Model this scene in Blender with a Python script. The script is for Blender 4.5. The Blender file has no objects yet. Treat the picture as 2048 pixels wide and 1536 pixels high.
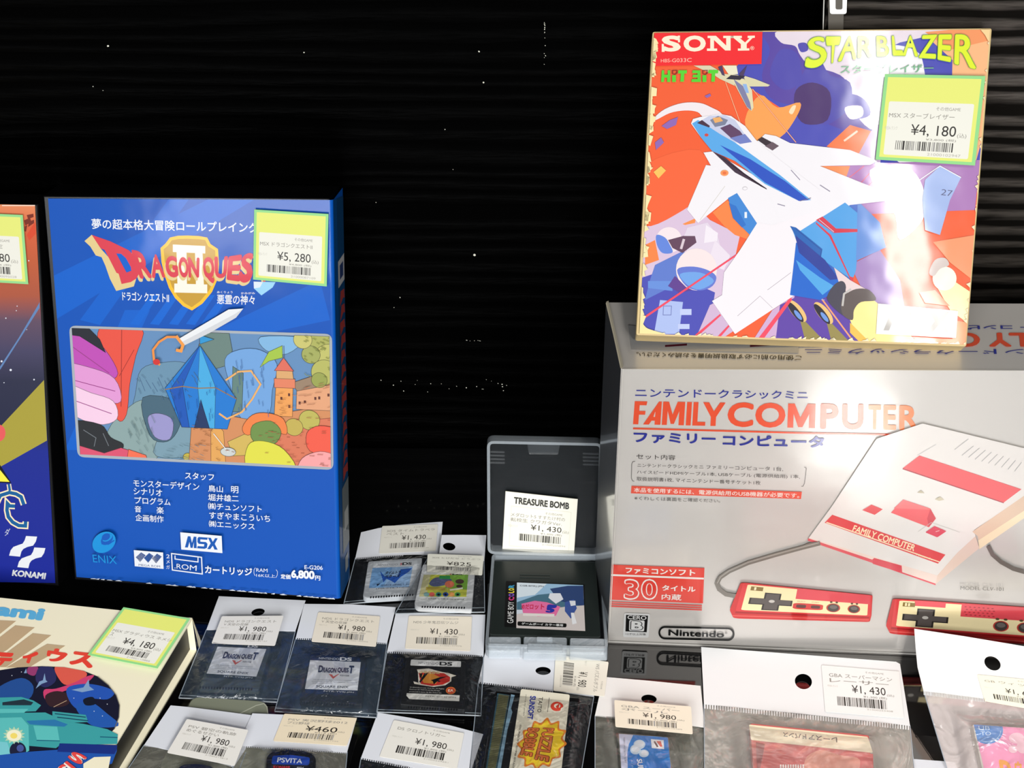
import bpy, math, random
from math import radians, sin, cos, tan, pi
from mathutils import Vector, Matrix
from mathutils.geometry import tessellate_polygon
random.seed(7)
SC = bpy.context.scene
COL = SC.collection

# ------------------------------------------------------------------ camera, world, lamps, exposure
FPX, PITCH, ROLL, CAMH = 4500.0, radians(42), radians(0.3), 0.924
CAM = Vector((0, 0, CAMH))
FW = Vector((0, cos(PITCH), -sin(PITCH)))
_R, _U = Vector((1, 0, 0)), Vector((0, sin(PITCH), cos(PITCH)))
RT = _R * cos(ROLL) + _U * sin(ROLL)
UP = _U * cos(ROLL) - _R * sin(ROLL)
cd = bpy.data.cameras.new('camera')
cd.sensor_width = 36.0
cd.lens = FPX / 2048 * 36
cd.clip_start, cd.clip_end = 0.05, 50
cam = bpy.data.objects.new('camera', cd)
COL.objects.link(cam)
cam.matrix_world = Matrix(((RT.x, UP.x, -FW.x, CAM.x), (RT.y, UP.y, -FW.y, CAM.y), (RT.z, UP.z, -FW.z, CAM.z), (0, 0, 0, 1)))
SC.camera = cam

w = bpy.data.worlds.new('shop_ambient')
SC.world = w
w.use_nodes = True
w.node_tree.nodes['Background'].inputs[0].default_value = (0.93, 0.97, 1.0, 1)
w.node_tree.nodes['Background'].inputs[1].default_value = 0.10

def lamp(name, loc, target, sx, sy, power, col=(1, 1, 1), spin=0.0):
    d = bpy.data.lights.new(name, 'AREA')
    d.shape, d.size, d.size_y, d.energy, d.color = 'RECTANGLE', sx, sy, power, col
    o = bpy.data.objects.new(name, d)
    COL.objects.link(o)
    v = Vector(target) - Vector(loc)
    o.rotation_euler = (v.to_track_quat('-Z', 'Y').to_matrix() @ Matrix.Rotation(spin, 3, 'Z')).to_euler()
    o.location = loc
    return o
# ceiling tube and spot of the shop, behind and above the photographer, plus two added fill panels
lamp('ceiling_tube', (0.388, 0.02, 1.90), (0.19, 0.88, 0.27), 0.05, 0.80, 5.4, (1.0, 0.985, 0.95))
lamp('ceiling_spot', (0.365, -1.02, 1.51), (0.18, 0.60, 0.0), 0.11, 0.15, 13, (1.0, 0.97, 0.92))
lamp('glow_fill', (0.56, -1.08, 1.54), (0.22, 0.60, 0.0), 0.50, 0.44, 20, (1.0, 0.985, 0.96))  # added panel round the spot, spreads its glare into a broad glow
lamp('front_fill', (-0.35, -1.35, 1.00), (0.05, 0.80, 0.1), 1.2, 0.8, 45, (0.96, 0.98, 1.0))  # added soft fill from low in front, not a lamp of the shop
SC.view_settings.view_transform = 'Standard'
SC.view_settings.look = 'None'
SC.view_settings.gamma = 1.0
SC.view_settings.exposure = 0.32
SC.view_settings.use_curve_mapping = False
SC.cycles.use_denoising = True
SC.cycles.transparent_max_bounces = 24
SC.cycles.sample_clamp_indirect = 8.0

# ------------------------------------------------------------------ geometry helpers
def ray(p):
    return FW + RT * ((p[0] - 1024) / FPX) - UP * ((p[1] - 768) / FPX)

class Frame:
    """A plane that stands somewhere in the scene: origin, right, up and outward axes."""
    def __init__(s, O, U, V):
        s.O, s.U = Vector(O), Vector(U).normalized()
        V = Vector(V)
        s.V = (V - s.U * V.dot(s.U)).normalized()
        s.N = s.U.cross(s.V)
    def hit(s, p, h=0.0):
        d = ray(p)
        t = (s.O + s.N * h - CAM).dot(s.N) / d.dot(s.N)
        return CAM + d * t
    def loc(s, p, h=0.0):
        q = s.hit(p, h) - s.O
        return (q.dot(s.U), q.dot(s.V))
    def mat(s):
        return Matrix(((s.U.x, s.V.x, s.N.x, s.O.x), (s.U.y, s.V.y, s.N.y, s.O.y), (s.U.z, s.V.z, s.N.z, s.O.z), (0, 0, 0, 1)))

def on_table(p, z=0.0):
    return Frame((0, 0, z), (1, 0, 0), (0, 1, 0)).hit(p)
def table_frame(z, p=(1024, 1300), ang=0.0):
    return Frame(on_table(p, z), (cos(ang), sin(ang), 0), (-sin(ang), cos(ang), 0))

INKG = [0.82]
def lin(c, g=None):
    out = []
    g = g or INKG[0]
    for v in c[:3]:
        v = v / 255
        out.append((v / 12.92 if v <= 0.04045 else ((v + 0.055) / 1.055) ** 2.4) * g)
    return (*out, 1.0)

def Z(ox, oy, s):
    return lambda p: (ox + p[0] / s, oy + p[1] / s)
ID = lambda p: p

def solve8(A, b):
    n = 8
    M = [A[i][:] + [b[i]] for i in range(n)]
    for i in range(n):
        k = max(range(i, n), key=lambda r: abs(M[r][i]))
        M[i], M[k] = M[k], M[i]
        for r in range(n):
            if r != i:
                f = M[r][i] / M[i][i]
                for c in range(i, n + 1):
                    M[r][c] -= f * M[i][c]
    return [M[i][n] / M[i][i] for i in range(n)]

def quad(pts, M=ID):
    """Map of the unit square (0,0 top left, 1,1 bottom right) to four corners tl, tr, br, bl."""
    pts = [M(p) for p in pts]
    A, b = [], []
    for (u, v), (x, y) in zip(((0, 0), (1, 0), (1, 1), (0, 1)), pts):
        A.append([u, v, 1, 0, 0, 0, -u * x, -v * x]); b.append(x)
        A.append([0, 0, 0, u, v, 1, -u * y, -v * y]); b.append(y)
    h = solve8(A, b)
    def f(p):
        u, v = p
        d = h[6] * u + h[7] * v + 1
        return ((h[0] * u + h[1] * v + h[2]) / d, (h[3] * u + h[4] * v + h[5]) / d)
    return f

def area(l):
    return sum(l[i][0] * l[(i + 1) % len(l)][1] - l[(i + 1) % len(l)][0] * l[i][1] for i in range(len(l))) / 2

def clip_poly(pts, clip):
    s = 1 if area(clip) > 0 else -1
    for i in range(len(clip)):
        a, b = clip[i], clip[(i + 1) % len(clip)]
        side = lambda p: s * ((b[0] - a[0]) * (p[1] - a[1]) - (b[1] - a[1]) * (p[0] - a[0]))
        out = []
        for k in range(len(pts)):
            p, q = pts[k], pts[(k + 1) % len(pts)]
            dp, dq = side(p), side(q)
            if dp >= 0:
                out.append(p)
            if (dp >= 0) != (dq >= 0):
                t = dp / (dp - dq)
                out.append((p[0] + (q[0] - p[0]) * t, p[1] + (q[1] - p[1]) * t))
        pts = out
        if len(pts) < 3:
            return []
    return pts

def rounded(pts, r, n=5):
    """Round the corners of a polygon."""
    out = []
    for i in range(len(pts)):
        p0, p, p1 = [Vector(pts[k % len(pts)]) for k in (i - 1, i, i + 1)]
        a, b = (p0 - p), (p1 - p)
        rr = min(r, a.length * 0.49, b.length * 0.49)
        a, b = p + a.normalized() * rr, p + b.normalized() * rr
        for k in range(n + 1):
            t = k / n
            q = a * (1 - t) ** 2 + p * 2 * t * (1 - t) + b * t * t
            out.append((q.x, q.y))
    return out

def inset(pts, d):
    s = 1 if area(pts) > 0 else -1
    out = []
    for i in range(len(pts)):
        p0, p, p1 = [Vector(pts[k % len(pts)]) for k in (i - 1, i, i + 1)]
        a, b = (p - p0).normalized(), (p1 - p).normalized()
        n = Vector((-a.y - b.y, a.x + b.x))
        n = n.normalized() * s if n.length > 1e-9 else Vector((0, 0))
        q = p + n * d
        out.append((q.x, q.y))
    return out

_tc = {}
def glyphs(s):
    if s not in _tc:
        c = bpy.data.curves.new('t', 'FONT')
        c.body, c.resolution_u = s, 4
        o = bpy.data.objects.new('t', c)
        COL.objects.link(o)
        m = bpy.data.meshes.new_from_object(o.evaluated_get(bpy.context.evaluated_depsgraph_get()))
        vs = [(v.co.x, v.co.y) for v in m.vertices]
        fs = [list(p.vertices) for p in m.polygons]
        bpy.data.objects.remove(o); bpy.data.curves.remove(c); bpy.data.meshes.remove(m)
        x0, x1 = min(v[0] for v in vs), max(v[0] for v in vs)
        y0, y1 = min(v[1] for v in vs), max(v[1] for v in vs)
        _tc[s] = (vs, fs, x0, x1, y0, y1)
    return _tc[s]

class Part:
    """Collects one mesh in the local axes of a Frame."""
    def __init__(s, fr, h=0.0, M=ID):
        s.fr, s.h, s.M, s.dz, s.k = fr, h, M, 9e-6, 0
        s.v, s.f, s.c, s.m, s.clip, s.sm, s.mi, s.peak, s.edge = [], [], [], [], None, [], 0, -1e9, 0
    def face(s, pts3, col, cols=None, smooth=False):
        b = len(s.v)
        s.v += pts3
        s.f.append(list(range(b, b + len(pts3))))
        s.c.append(cols or [col] * len(pts3))
        s.m.append(s.mi); s.sm.append(smooth)
    # printed shapes (coordinates run through the map M, lie on the plane at height h)
    def up(s):
        s.k += 1
        if s.peak > s.h + (s.k - 0.4) * s.dz:
            s.k = math.ceil((s.peak - s.h) / s.dz + 0.5)
        return s.h + s.k * s.dz
    def poly(s, pts, col, M=None, holes=(), cols=None, flat=False, sub=0):
        M = M or s.M
        h = (s.h + s.k * s.dz + sub * 2.5e-6) if flat else s.up()
        if sub: s.peak = max(s.peak, h)
        P = [M(p) for p in pts]
        if s.clip and not holes:
            P = clip_poly(P, s.clip)
            cols = None
            if len(P) < 3:
                return
        L = [s.fr.loc(p, h) for p in P]
        c = lin(col) if col else None
        if holes:
            H = [[s.fr.loc(M(p), h) for p in hh] for hh in holes]
            allp = L + [q for hh in H for q in hh]
            for t in tessellate_polygon([[Vector((x, y, 0)) for x, y in g] for g in [L] + H]):
                q = [allp[i] for i in t]
                if area(q) < 0:
                    q.reverse()
                s.face([(x, y, h) for x, y in q], c)
            return
        if cols:
            cols = [lin(x) for x in cols]
        if area(L) < 0:
            L.reverse()
            if cols: cols.reverse()
        s.face([(x, y, h) for x, y in L], c, cols)
        if s.edge and not flat and col:
            s.line(pts, s.edge, tuple(v * 0.5 for v in col), M, closed=True)
    def rect(s, x0, y0, x1, y1, col, M=None, flat=False):
        s.poly([(x0, y0), (x1, y0), (x1, y1), (x0, y1)], col, M, flat=flat)
    def ell(s, cx, cy, rx, ry, col, M=None, rot=0.0, n=28, flat=False):
        a = radians(rot)
        s.poly([(cx + rx * cos(t) * cos(a) - ry * sin(t) * sin(a), cy + rx * cos(t) * sin(a) + ry * sin(t) * cos(a))
                for t in (2 * pi * i / n for i in range(n))], col, M, flat=flat)
    def line(s, pts, wd, col, M=None, closed=False):
        M = M or s.M
        P = []
        for q in pts:
            q = Vector(M(q))
            if not P or (q - P[-1]).length > 1e-6: P.append(q)
        s.up()
        n = len(P)
        off = []
        for i in range(n):
            d0 = (P[i] - P[i - 1]).normalized() if (i or closed) else None
            d1 = (P[(i + 1) % n] - P[i]).normalized() if (i < n - 1 or closed) else None
            d0, d1 = d0 or d1, d1 or d0
            m = Vector((-d0.y - d1.y, d0.x + d1.x))
            m = m.normalized() if m.length > 1e-6 else Vector((-d0.y, d0.x))
            k = max(0.35, m.dot(Vector((-d0.y, d0.x))))
            off.append(m * (wd / 2 / k))
        for i in range(n if closed else n - 1):
            j = (i + 1) % n
            s.poly([tuple(P[i] + off[i]), tuple(P[j] + off[j]), tuple(P[j] - off[j]), tuple(P[i] - off[i])], col, ID, flat=True)
    def blob(s, pts, col, M=None, n=4):
        """Closed smooth shape through the points."""
        out = []
        N = len(pts)
        for i in range(N):
            p0, p1, p2, p3 = [Vector(pts[(i + k) % N]) for k in (-1, 0, 1, 2)]
            for k in range(n):
                t = k / n
                q = 0.5 * ((2 * p1) + (p2 - p0) * t + (2 * p0 - 5 * p1 + 4 * p2 - p3) * t * t + (3 * p1 - p0 - 3 * p2 + p3) * t ** 3)
                out.append((q.x, q.y))
        s.poly(out, col, M)
    def grad(s, rows, M=None):
        """Printed colour running through rows of (left, right, colour)."""
        s.up()
        for (a, b, c0), (d, e, c1) in zip(rows[:-1], rows[1:]):
            s.poly([a, b, e, d], None, M, cols=[c0, c0, c1, c1], flat=True)
    def text(s, t, box, col, M=None, bold=0.012, flat=False):
        """Lettering stretched into a box (x0,y0,x1,y1) or into four corners."""
        M = M or s.M
        if len(box) == 4 and not isinstance(box[0], tuple):
            x0, y0, x1, y1 = box
            box = [(x0, y0), (x1, y0), (x1, y1), (x0, y1)]
        Q = quad(box, M)
        vs, fs, x0, x1, y0, y1 = glyphs(t)
        h = (s.h + s.k * s.dz) if flat else s.up()
        c = lin(col)
        if bold < 0.004: sh = [(0, 0)]
        elif bold < 0.03: sh = [(-1, 0), (1, 0), (0, 1), (0, -1)]
        else: sh = [(1, 0), (-1, 0), (0, 1), (0, -1), (.72, .72), (-.72, .72), (.72, -.72), (-.72, -.72)]
        w_, h_ = x1 - x0 + 2 * bold, y1 - y0 + 2 * bold
        for n_, (dx, dy) in enumerate(sh):
            L = [s.fr.loc(Q(((x - x0 + bold + dx * bold) / w_, (y1 + bold - y + dy * bold) / h_)), h + n_ * 3e-6) for x, y in vs]
            b = len(s.v)
            s.v += [(x, y, h + n_ * 3e-6) for x, y in L]
            flip = area([L[i] for i in fs[0]]) < 0
            for f in fs:
                f = [b + i for i in f]
                if flip: f.reverse()
                s.f.append(f); s.c.append([c] * len(f)); s.m.append(s.mi); s.sm.append(False)
        s.k = max(s.k, math.ceil((h - s.h + len(sh) * 3e-6) / s.dz - 0.5)) if not flat else s.k
        s.peak = max(s.peak, h + len(sh) * 3e-6)
    def outlined(s, t, box, col, edge, M=None, bold=0.02, grow=0.03):
        if len(box) == 4 and not isinstance(box[0], tuple):
            x0, y0, x1, y1 = box
            box = [(x0, y0), (x1, y0), (x1, y1), (x0, y1)]
        _, _, a0, a1, b0, b1 = glyphs(t)
        ex, ey = grow / (a1 - a0 + 2 * bold), grow / (b1 - b0 + 2 * bold)
        Q = quad(box, M or s.M)
        s.text(t, [(-ex, -ey), (1 + ex, -ey), (1 + ex, 1 + ey), (-ex, 1 + ey)], edge, Q, bold + grow)
        s.text(t, box, col, M, bold)
    # solids (coordinates are local already)
    def prism(s, loop, h0, h1, col, bev=0.0, smooth=False, cap=True, base=True):
        c = lin(col)
        if area(loop) < 0: loop = loop[::-1]
        lv = [(h0, loop), (h1 - bev, loop)]
        if bev:
            lv += [(h1 - bev * 0.3, inset(loop, bev * 0.3)), (h1, inset(loop, bev))]
        n = len(loop)
        for (ha, la), (hb, lb) in zip(lv[:-1], lv[1:]):
            for i in range(n):
                j = (i + 1) % n
                s.face([(*la[i], ha), (*la[j], ha), (*lb[j], hb), (*lb[i], hb)], c, smooth=smooth)
        if cap: s.face([(*p, lv[-1][0]) for p in lv[-1][1]], c)
        if base: s.face([(*p, h0) for p in loop[::-1]], c)
    def box(s, u0, u1, v0, v1, h0, h1, col, bev=0.0):
        s.prism([(u0, v0), (u1, v0), (u1, v1), (u0, v1)], h0, h1, col, bev)
    def build(s, name, parent, mats, label=None, merge=False):
        me = bpy.data.meshes.new(name)
        me.from_pydata(s.v, [], s.f)
        at = me.attributes.new('ink', 'FLOAT_COLOR', 'CORNER')
        buf = [x for fc in s.c for c in fc for x in c]
        at.data.foreach_set('color', buf)
        for m in (mats if isinstance(mats, (list, tuple)) else [mats]):
            me.materials.append(m)
        me.polygons.foreach_set('material_index', s.m)
        me.polygons.foreach_set('use_smooth', s.sm)
        me.update()
        o = bpy.data.objects.new(name, me)
        COL.objects.link(o)
        if parent is not None:
            o.parent = parent
        else:
            o.matrix_world = s.fr.mat()
        if label: o['label'] = label
        return o

def thing(name, fr, label, cat, group=None):
    o = bpy.data.objects.new(name, None)
    o.empty_display_size = 0.02
    COL.objects.link(o)
    o.matrix_world = fr.mat()
    o['label'], o['category'] = label, cat
    if group: o['group'] = group
    return o

# ------------------------------------------------------------------ materials
def mat(name):
    m = bpy.data.materials.new(name)
    m.use_nodes = True
    nt = m.node_tree
    return m, nt, nt.nodes['Principled BSDF']
def ink(name, rough, spec=0.5, metal=0.0, coat=0.0, coat_r=0.05, bump=0.0, bscale=60):
    m, nt, b = mat(name)
    a = nt.nodes.new('ShaderNodeAttribute'); a.attribute_name = 'ink'
    nt.links.new(a.outputs['Color'], b.inputs['Base Color'])
    b.inputs['Roughness'].default_value = rough
    b.inputs['Specular IOR Level'].default_value = spec
    b.inputs['Metallic'].default_value = metal
    b.inputs['Coat Weight'].default_value = coat
    b.inputs['Coat Roughness'].default_value = coat_r
    if bump:
        n = nt.nodes.new('ShaderNodeTexNoise'); n.inputs['Scale'].default_value = bscale
        tc = nt.nodes.new('ShaderNodeTexCoord')
        nt.links.new(tc.outputs['Object'], n.inputs['Vector'])
        bp = nt.nodes.new('ShaderNodeBump'); bp.inputs['Strength'].default_value = bump; bp.inputs['Distance'].default_value = 0.004
        nt.links.new(n.outputs['Fac'], bp.inputs['Height'])
        nt.links.new(bp.outputs[0], b.inputs['Normal'])
        nt.links.new(bp.outputs[0], b.inputs['Coat Normal'])
    return m
PAPER = ink('paper_print', 0.55, 0.3)
CARD = ink('glossy_card', 0.5, 0.2, coat=0.5, coat_r=0.07, bump=0.06, bscale=30)
SLEEVE = ink('sleeve_print', 0.5, 0.12, coat=0.25, coat_r=0.07, bump=0.04, bscale=30)
SILVER = ink('silver_card', 0.36, 0.5, metal=0.58, coat=1.0, coat_r=0.09, bump=0.05, bscale=20)
PLASTIC = ink('moulded_plastic', 0.38, 0.5)
GLOSSBLACK = ink('black_case_plastic', 0.22, 0.5)

def film_mat(name, haze, gloss, rough, bump, scale, tint=(0.75, 0.85, 1.0)):
    m, nt, b = mat(name)
    nt.nodes.remove(b)
    out = nt.nodes['Material Output']
    tr = nt.nodes.new('ShaderNodeBsdfTransparent')
    gl = nt.nodes.new('ShaderNodeBsdfGlossy'); gl.inputs['Roughness'].default_value = rough
    df = nt.nodes.new('ShaderNodeBsdfDiffuse'); df.inputs[0].default_value = (*tint, 1)
    lw = nt.nodes.new('ShaderNodeLayerWeight'); lw.inputs[0].default_value = 0.25
    mr = nt.nodes.new('ShaderNodeMapRange')
    mr.inputs[3].default_value, mr.inputs[4].default_value = gloss, 0.6
    nt.links.new(lw.outputs['Fresnel'], mr.inputs[0])
    n = nt.nodes.new('ShaderNodeTexNoise'); n.inputs['Scale'].default_value = scale; n.inputs['Detail'].default_value = 3
    n.inputs['Distortion'].default_value = 1.2
    tc = nt.nodes.new('ShaderNodeTexCoord')
    nt.links.new(tc.outputs['Object'], n.inputs['Vector'])
    bp = nt.nodes.new('ShaderNodeBump'); bp.inputs['Strength'].default_value = bump; bp.inputs['Distance'].default_value = 0.006
    nt.links.new(n.outputs['Fac'], bp.inputs['Height'])
    nt.links.new(bp.outputs[0], gl.inputs['Normal']); nt.links.new(bp.outputs[0], lw.inputs['Normal'])
    m1 = nt.nodes.new('ShaderNodeMixShader'); m1.inputs[0].default_value = haze
    m2 = nt.nodes.new('ShaderNodeMixShader')
    nt.links.new(tr.outputs[0], m1.inputs[1]); nt.links.new(df.outputs[0], m1.inputs[2])
    nt.links.new(mr.outputs[0], m2.inputs[0])
    nt.links.new(m1.outputs[0], m2.inputs[1]); nt.links.new(gl.outputs[0], m2.inputs[2])
    nt.links.new(m2.outputs[0], out.inputs[0])
    return m
FILM = film_mat('clear_film', 0.008, 0.02, 0.14, 0.9, 55)
FILM_BLUE = film_mat('clear_film_blue_sheen', 0.03, 0.04, 0.2, 1.0, 40, (0.5, 0.72, 1.0))  # bluish reflections on the film put in as a diffuse tint
FILM_HAZE = film_mat('clear_film_hazy', 0.09, 0.04, 0.16, 1.0, 38, (0.85, 0.82, 0.78))
BACK_GREY = film_mat('cloudy_bag_back', 0.44, 0.01, 0.3, 0.25, 30, (0.86, 0.80, 0.70))
BACK_PINK = film_mat('rosy_bag_back', 0.52, 0.01, 0.3, 0.25, 30, (0.88, 0.76, 0.73))
BACK_DIM = film_mat('yellowish_bag_back', 0.20, 0.01, 0.3, 0.25, 30, (0.80, 0.78, 0.64))  # thinly clouded back sheet with a yellowish tint
FILM_EDGE = film_mat('film_seal', 0.35, 0.1, 0.2, 0.2, 60)
CLEAR = film_mat('frosted_case_plastic', 0.012, 0.02, 0.22, 0.1, 30, (0.62, 0.75, 0.85))
CLEAR_THICK = film_mat('frosted_case_rim', 0.24, 0.06, 0.3, 0.1, 30, (0.66, 0.74, 0.80))

def wood_wall(name, base, spec, low=(0.0002, 0.0002, 0.0002, 1)):
    m, nt, b = mat(name)
    tc = nt.nodes.new('ShaderNodeTexCoord')
    mp = nt.nodes.new('ShaderNodeMapping'); mp.inputs['Scale'].default_value = (0.9, 11, 1)
    nt.links.new(tc.outputs['Object'], mp.inputs[0])
    n1 = nt.nodes.new('ShaderNodeTexNoise'); n1.inputs['Scale'].default_value = 1.6; n1.inputs['Detail'].default_value = 2
    nt.links.new(mp.outputs[0], n1.inputs['Vector'])
    wv = nt.nodes.new('ShaderNodeTexWave'); wv.bands_direction = 'Y'
    wv.inputs['Scale'].default_value = 2.6; wv.inputs['Distortion'].default_value = 11; wv.inputs['Detail'].default_value = 4
    wv.inputs['Detail Scale'].default_value = 0.8
    nt.links.new(mp.outputs[0], wv.inputs['Vector'])
    n2 = nt.nodes.new('ShaderNodeTexNoise'); n2.inputs['Scale'].default_value = 420; n2.inputs['Detail'].default_value = 3
    mp2 = nt.nodes.new('ShaderNodeMapping'); mp2.inputs['Scale'].default_value = (0.12, 1.2, 1)
    nt.links.new(tc.outputs['Object'], mp2.inputs[0]); nt.links.new(mp2.outputs[0], n2.inputs['Vector'])
    mul = nt.nodes.new('ShaderNodeMath'); mul.operation = 'MULTIPLY'
    nt.links.new(wv.outputs['Fac'], mul.inputs[0]); nt.links.new(n2.outputs['Fac'], mul.inputs[1])
    cr = nt.nodes.new('ShaderNodeValToRGB')
    cr.color_ramp.elements[0].position = 0.12; cr.color_ramp.elements[0].color = low
    cr.color_ramp.elements[1].position = 0.50; cr.color_ramp.elements[1].color = base
    nt.links.new(mul.outputs[0], cr.inputs[0]); nt.links.new(cr.outputs[0], b.inputs['Base Color'])
    sp = nt.nodes.new('ShaderNodeMapRange'); sp.inputs[1].default_value = 0.1; sp.inputs[2].default_value = 0.6
    sp.inputs[3].default_value = 0.01; sp.inputs[4].default_value = spec
    nt.links.new(mul.outputs[0], sp.inputs[0]); nt.links.new(sp.outputs[0], b.inputs['Specular IOR Level'])
    b.inputs['Roughness'].default_value = 0.34
    bp = nt.nodes.new('ShaderNodeBump'); bp.inputs['Strength'].default_value = 0.25; bp.inputs['Distance'].default_value = 0.002
    nt.links.new(mul.outputs[0], bp.inputs['Height']); nt.links.new(bp.outputs[0], b.inputs['Normal'])
    return m
def table_mat():
    m, nt, b = mat('glossy_black_board')
    b.inputs['Base Color'].default_value = (0.0015, 0.0015, 0.0016, 1)
    b.inputs['Roughness'].default_value = 0.06
    b.inputs['Specular IOR Level'].default_value = 0.5
    return m

# ------------------------------------------------------------------ the setting
WALL_Y = 0.970
fr0 = Frame((0, WALL_Y, 0), (1, 0, 0), (0, 0, 1))
p = Part(fr0)
p.box(-1.6, 1.6, -0.4, 1.6, -0.02, 0.0, (10, 10, 10))
wall = p.build('wall_back', None, wood_wall('black_panel_dim', (0.0004, 0.0004, 0.0004, 1), 0.03))  # darker copy of the wall wood, for the side that catches little light
wall['kind'] = 'structure'
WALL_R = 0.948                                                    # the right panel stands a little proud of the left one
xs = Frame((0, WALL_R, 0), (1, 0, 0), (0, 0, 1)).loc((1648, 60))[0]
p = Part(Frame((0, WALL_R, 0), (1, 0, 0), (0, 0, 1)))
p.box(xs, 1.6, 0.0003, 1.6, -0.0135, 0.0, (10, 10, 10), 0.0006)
wall2 = p.build('wall_back_right', None, wood_wall('black_panel_lit', (0.042, 0.036, 0.031, 1), 0.35, (0.004, 0.0035, 0.003, 1)))  # browner copy, the brighter light on this side is put into its colour
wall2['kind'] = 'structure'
ft = Frame((0, 0.5, 0), (1, 0, 0), (0, 1, 0))
p = Part(ft)
p.box(-1.4, 1.4, -0.25, WALL_Y - 0.5, -0.025, 0.0, (8, 8, 8), 0.002)
tb = p.build('display_table', None, table_mat())
tb['label'], tb['category'] = 'glossy black tabletop that all the games lie on', 'table'

# ------------------------------------------------------------------ shared pieces: stickers, barcodes
def leaning(bl, br, z, top, thick, wall_y=WALL_Y):
    """Frame of a box that stands on height z and leans back until its top touches the wall."""
    A, B = on_table(bl, z), on_table(br, z)
    U = (B - A).normalized()
    back = Vector((-U.y, U.x, 0))
    lo, hi = radians(1), radians(60)
    for _ in range(50):
        L = (lo + hi) / 2
        A, B = on_table(bl, z + thick * sin(L)), on_table(br, z + thick * sin(L))      # it rests on its rear lower edge
        U = (B - A).normalized()
        back = Vector((-U.y, U.x, 0))
        fr = Frame(A, U, back * sin(L) + Vector((0, 0, 1)) * cos(L))
        y = max((fr.hit(t) - fr.N * thick).y for t in top)
        if y > wall_y - 0.0015: hi = L
        else: lo = L
    return fr

def barcode(p, x0, y0, x1, y1, M, seed, col=(45, 42, 38)):
    r = random.Random(seed)
    x = x0
    p.up()
    while x < x1:
        wd = r.choice((1, 1, 1, 2, 3)) * (x1 - x0) / 92
        g = r.choice((0, 0, 60, 120))
        p.rect(x, y0, min(x + wd, x1), y1, tuple(min(255, c + g) for c in col), M, flat=True)
        x += wd + r.choice((1, 1, 2)) * (x1 - x0) / 88

def tag_text(p, M, lines, price, sub, seed, dark=(40, 36, 32), faint=(150, 146, 138), name_y=0.44, dy=0.08, px=(0.33, 0.78), py=(0.57, 0.71), bc=(0.19, 0.765, 0.78, 0.87), top=0.36, sw=1.0):
    p.text('その他GAME', (0.56, top, 0.80, top + 0.045), faint, M, 0.0)
    for i, (t, x1) in enumerate(lines):
        y = name_y + i * dy
        p.text(t, (0.09, y, x1, y + dy * 0.78), faint, M, 0.004)
    p.text('中古A-ランク', (0.06, py[0] + 0.03, 0.19, py[0] + 0.075), (205, 202, 192), M, 0.0)
    p.text(price.replace(',', ', '), (px[0], py[0], px[1], py[1]), dark, M, 0.0)
    p.text('(込)', (px[1] + 0.015, py[1] - 0.06, px[1] + 0.105, py[1]), faint, M, 0.0)
    p.text(sub + ' (税)', (px[1] - 0.29, py[1] + 0.012, px[1] + 0.01, bc[1] - 0.01), faint, M, 0.0)
    barcode(p, *bc, M, seed)
    p.text('2100%07d' % (seed * 7919 % 9999999), (bc[2] - 0.26, bc[3] + 0.02, bc[2] + 0.07, bc[3] + 0.05), (190, 186, 176), M, 0.0)

def sticker_yellow(fr, pts, parent, lines, price, sub, seed, h, label=None):
    """Green-edged yellow price sticker with a white printed field."""
    p = Part(fr, h)
    M = quad(pts)
    p.prism([fr.loc(q, h) for q in pts], h - 0.0002, h, (150, 220, 140), base=False)
    p.rect(0.035, 0.035, 0.965, 0.965, (232, 236, 120), M)
    p.poly(rounded([(0.075, 0.315), (0.925, 0.315), (0.925, 0.935), (0.075, 0.935)], 0.02, 3), (240, 238, 226), M)
    tag_text(p, M, lines, price, sub, seed)
    return p.build('price_sticker', parent, PAPER, label or 'yellow price sticker with green edge, ' + price)

def sticker_cream(fr, pts, parent, lines, price, sub, seed, h, col=(240, 231, 212), label=None):
    p = Part(fr, h)
    M = quad(pts)
    p.prism([fr.loc(q, h) for q in rounded(pts, 3)], h - 0.0002, h, col, base=False)
    tag_text(p, M, lines, price, sub, seed, name_y=0.15, dy=0.115, px=(0.37, 0.80), py=(0.38, 0.57), bc=(0.17, 0.65, 0.80, 0.84), top=0.06)
    return p.build('price_sticker', parent, PAPER, label or 'cream price sticker, ' + price)

# ------------------------------------------------------------------ blue game case (middle left)
INKG[0] = 0.66
TH = 0.032
fr = leaning((148, 1161), (676, 1200), 0.0, ((85, 391), (660, 397)), TH)
blue = thing('game_case', fr, 'tall blue boxed game with red and gold title, standing against the wall at left', 'game case', 'boxed games leaning on the wall')
FB = [(148, 1161), (676, 1200), (660, 396), (85, 391)]
L = [fr.loc(q) for q in FB]
p = Part(fr)
p.prism(inset(L, 0.0004), -TH, -0.0002, (9, 9, 11), 0.0008)
p.build('case_shell', blue, GLOSSBLACK)
h0 = 0.0003
p = Part(fr, h0)
IN = [(96, 397), (657.5, 400), (673, 1197), (153, 1154)]        # printed insert, tl tr br bl
p.poly(IN, (0, 80, 178))
CQ = IN
p.clip = CQ
for a in [((90, 560), (430, 392), (520, 392), (110, 640)), ((130, 900), (250, 620), (300, 620), (170, 900)), ((160, 640), (340, 395), (380, 395), (200, 650)), ((430, 660), (640, 560), (660, 640), (470, 680))]:
    p.poly(a, (2, 94, 198))
for x in (260, 300, 338, 372, 402):
    p.poly([(x, 648), (x + 42, 590), (x + 58, 590), (x + 18, 650)], (0, 98, 204))
p.clip = None
c1, c2, c3, c4, c5, c6 = Z(0, 360, 5.12), Z(350, 360, 5.12), Z(120, 620, 4.7267), Z(400, 620, 4.725), Z(0, 900, 5.12), Z(350, 900, 4.8)
WH = (232, 234, 240)
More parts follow.
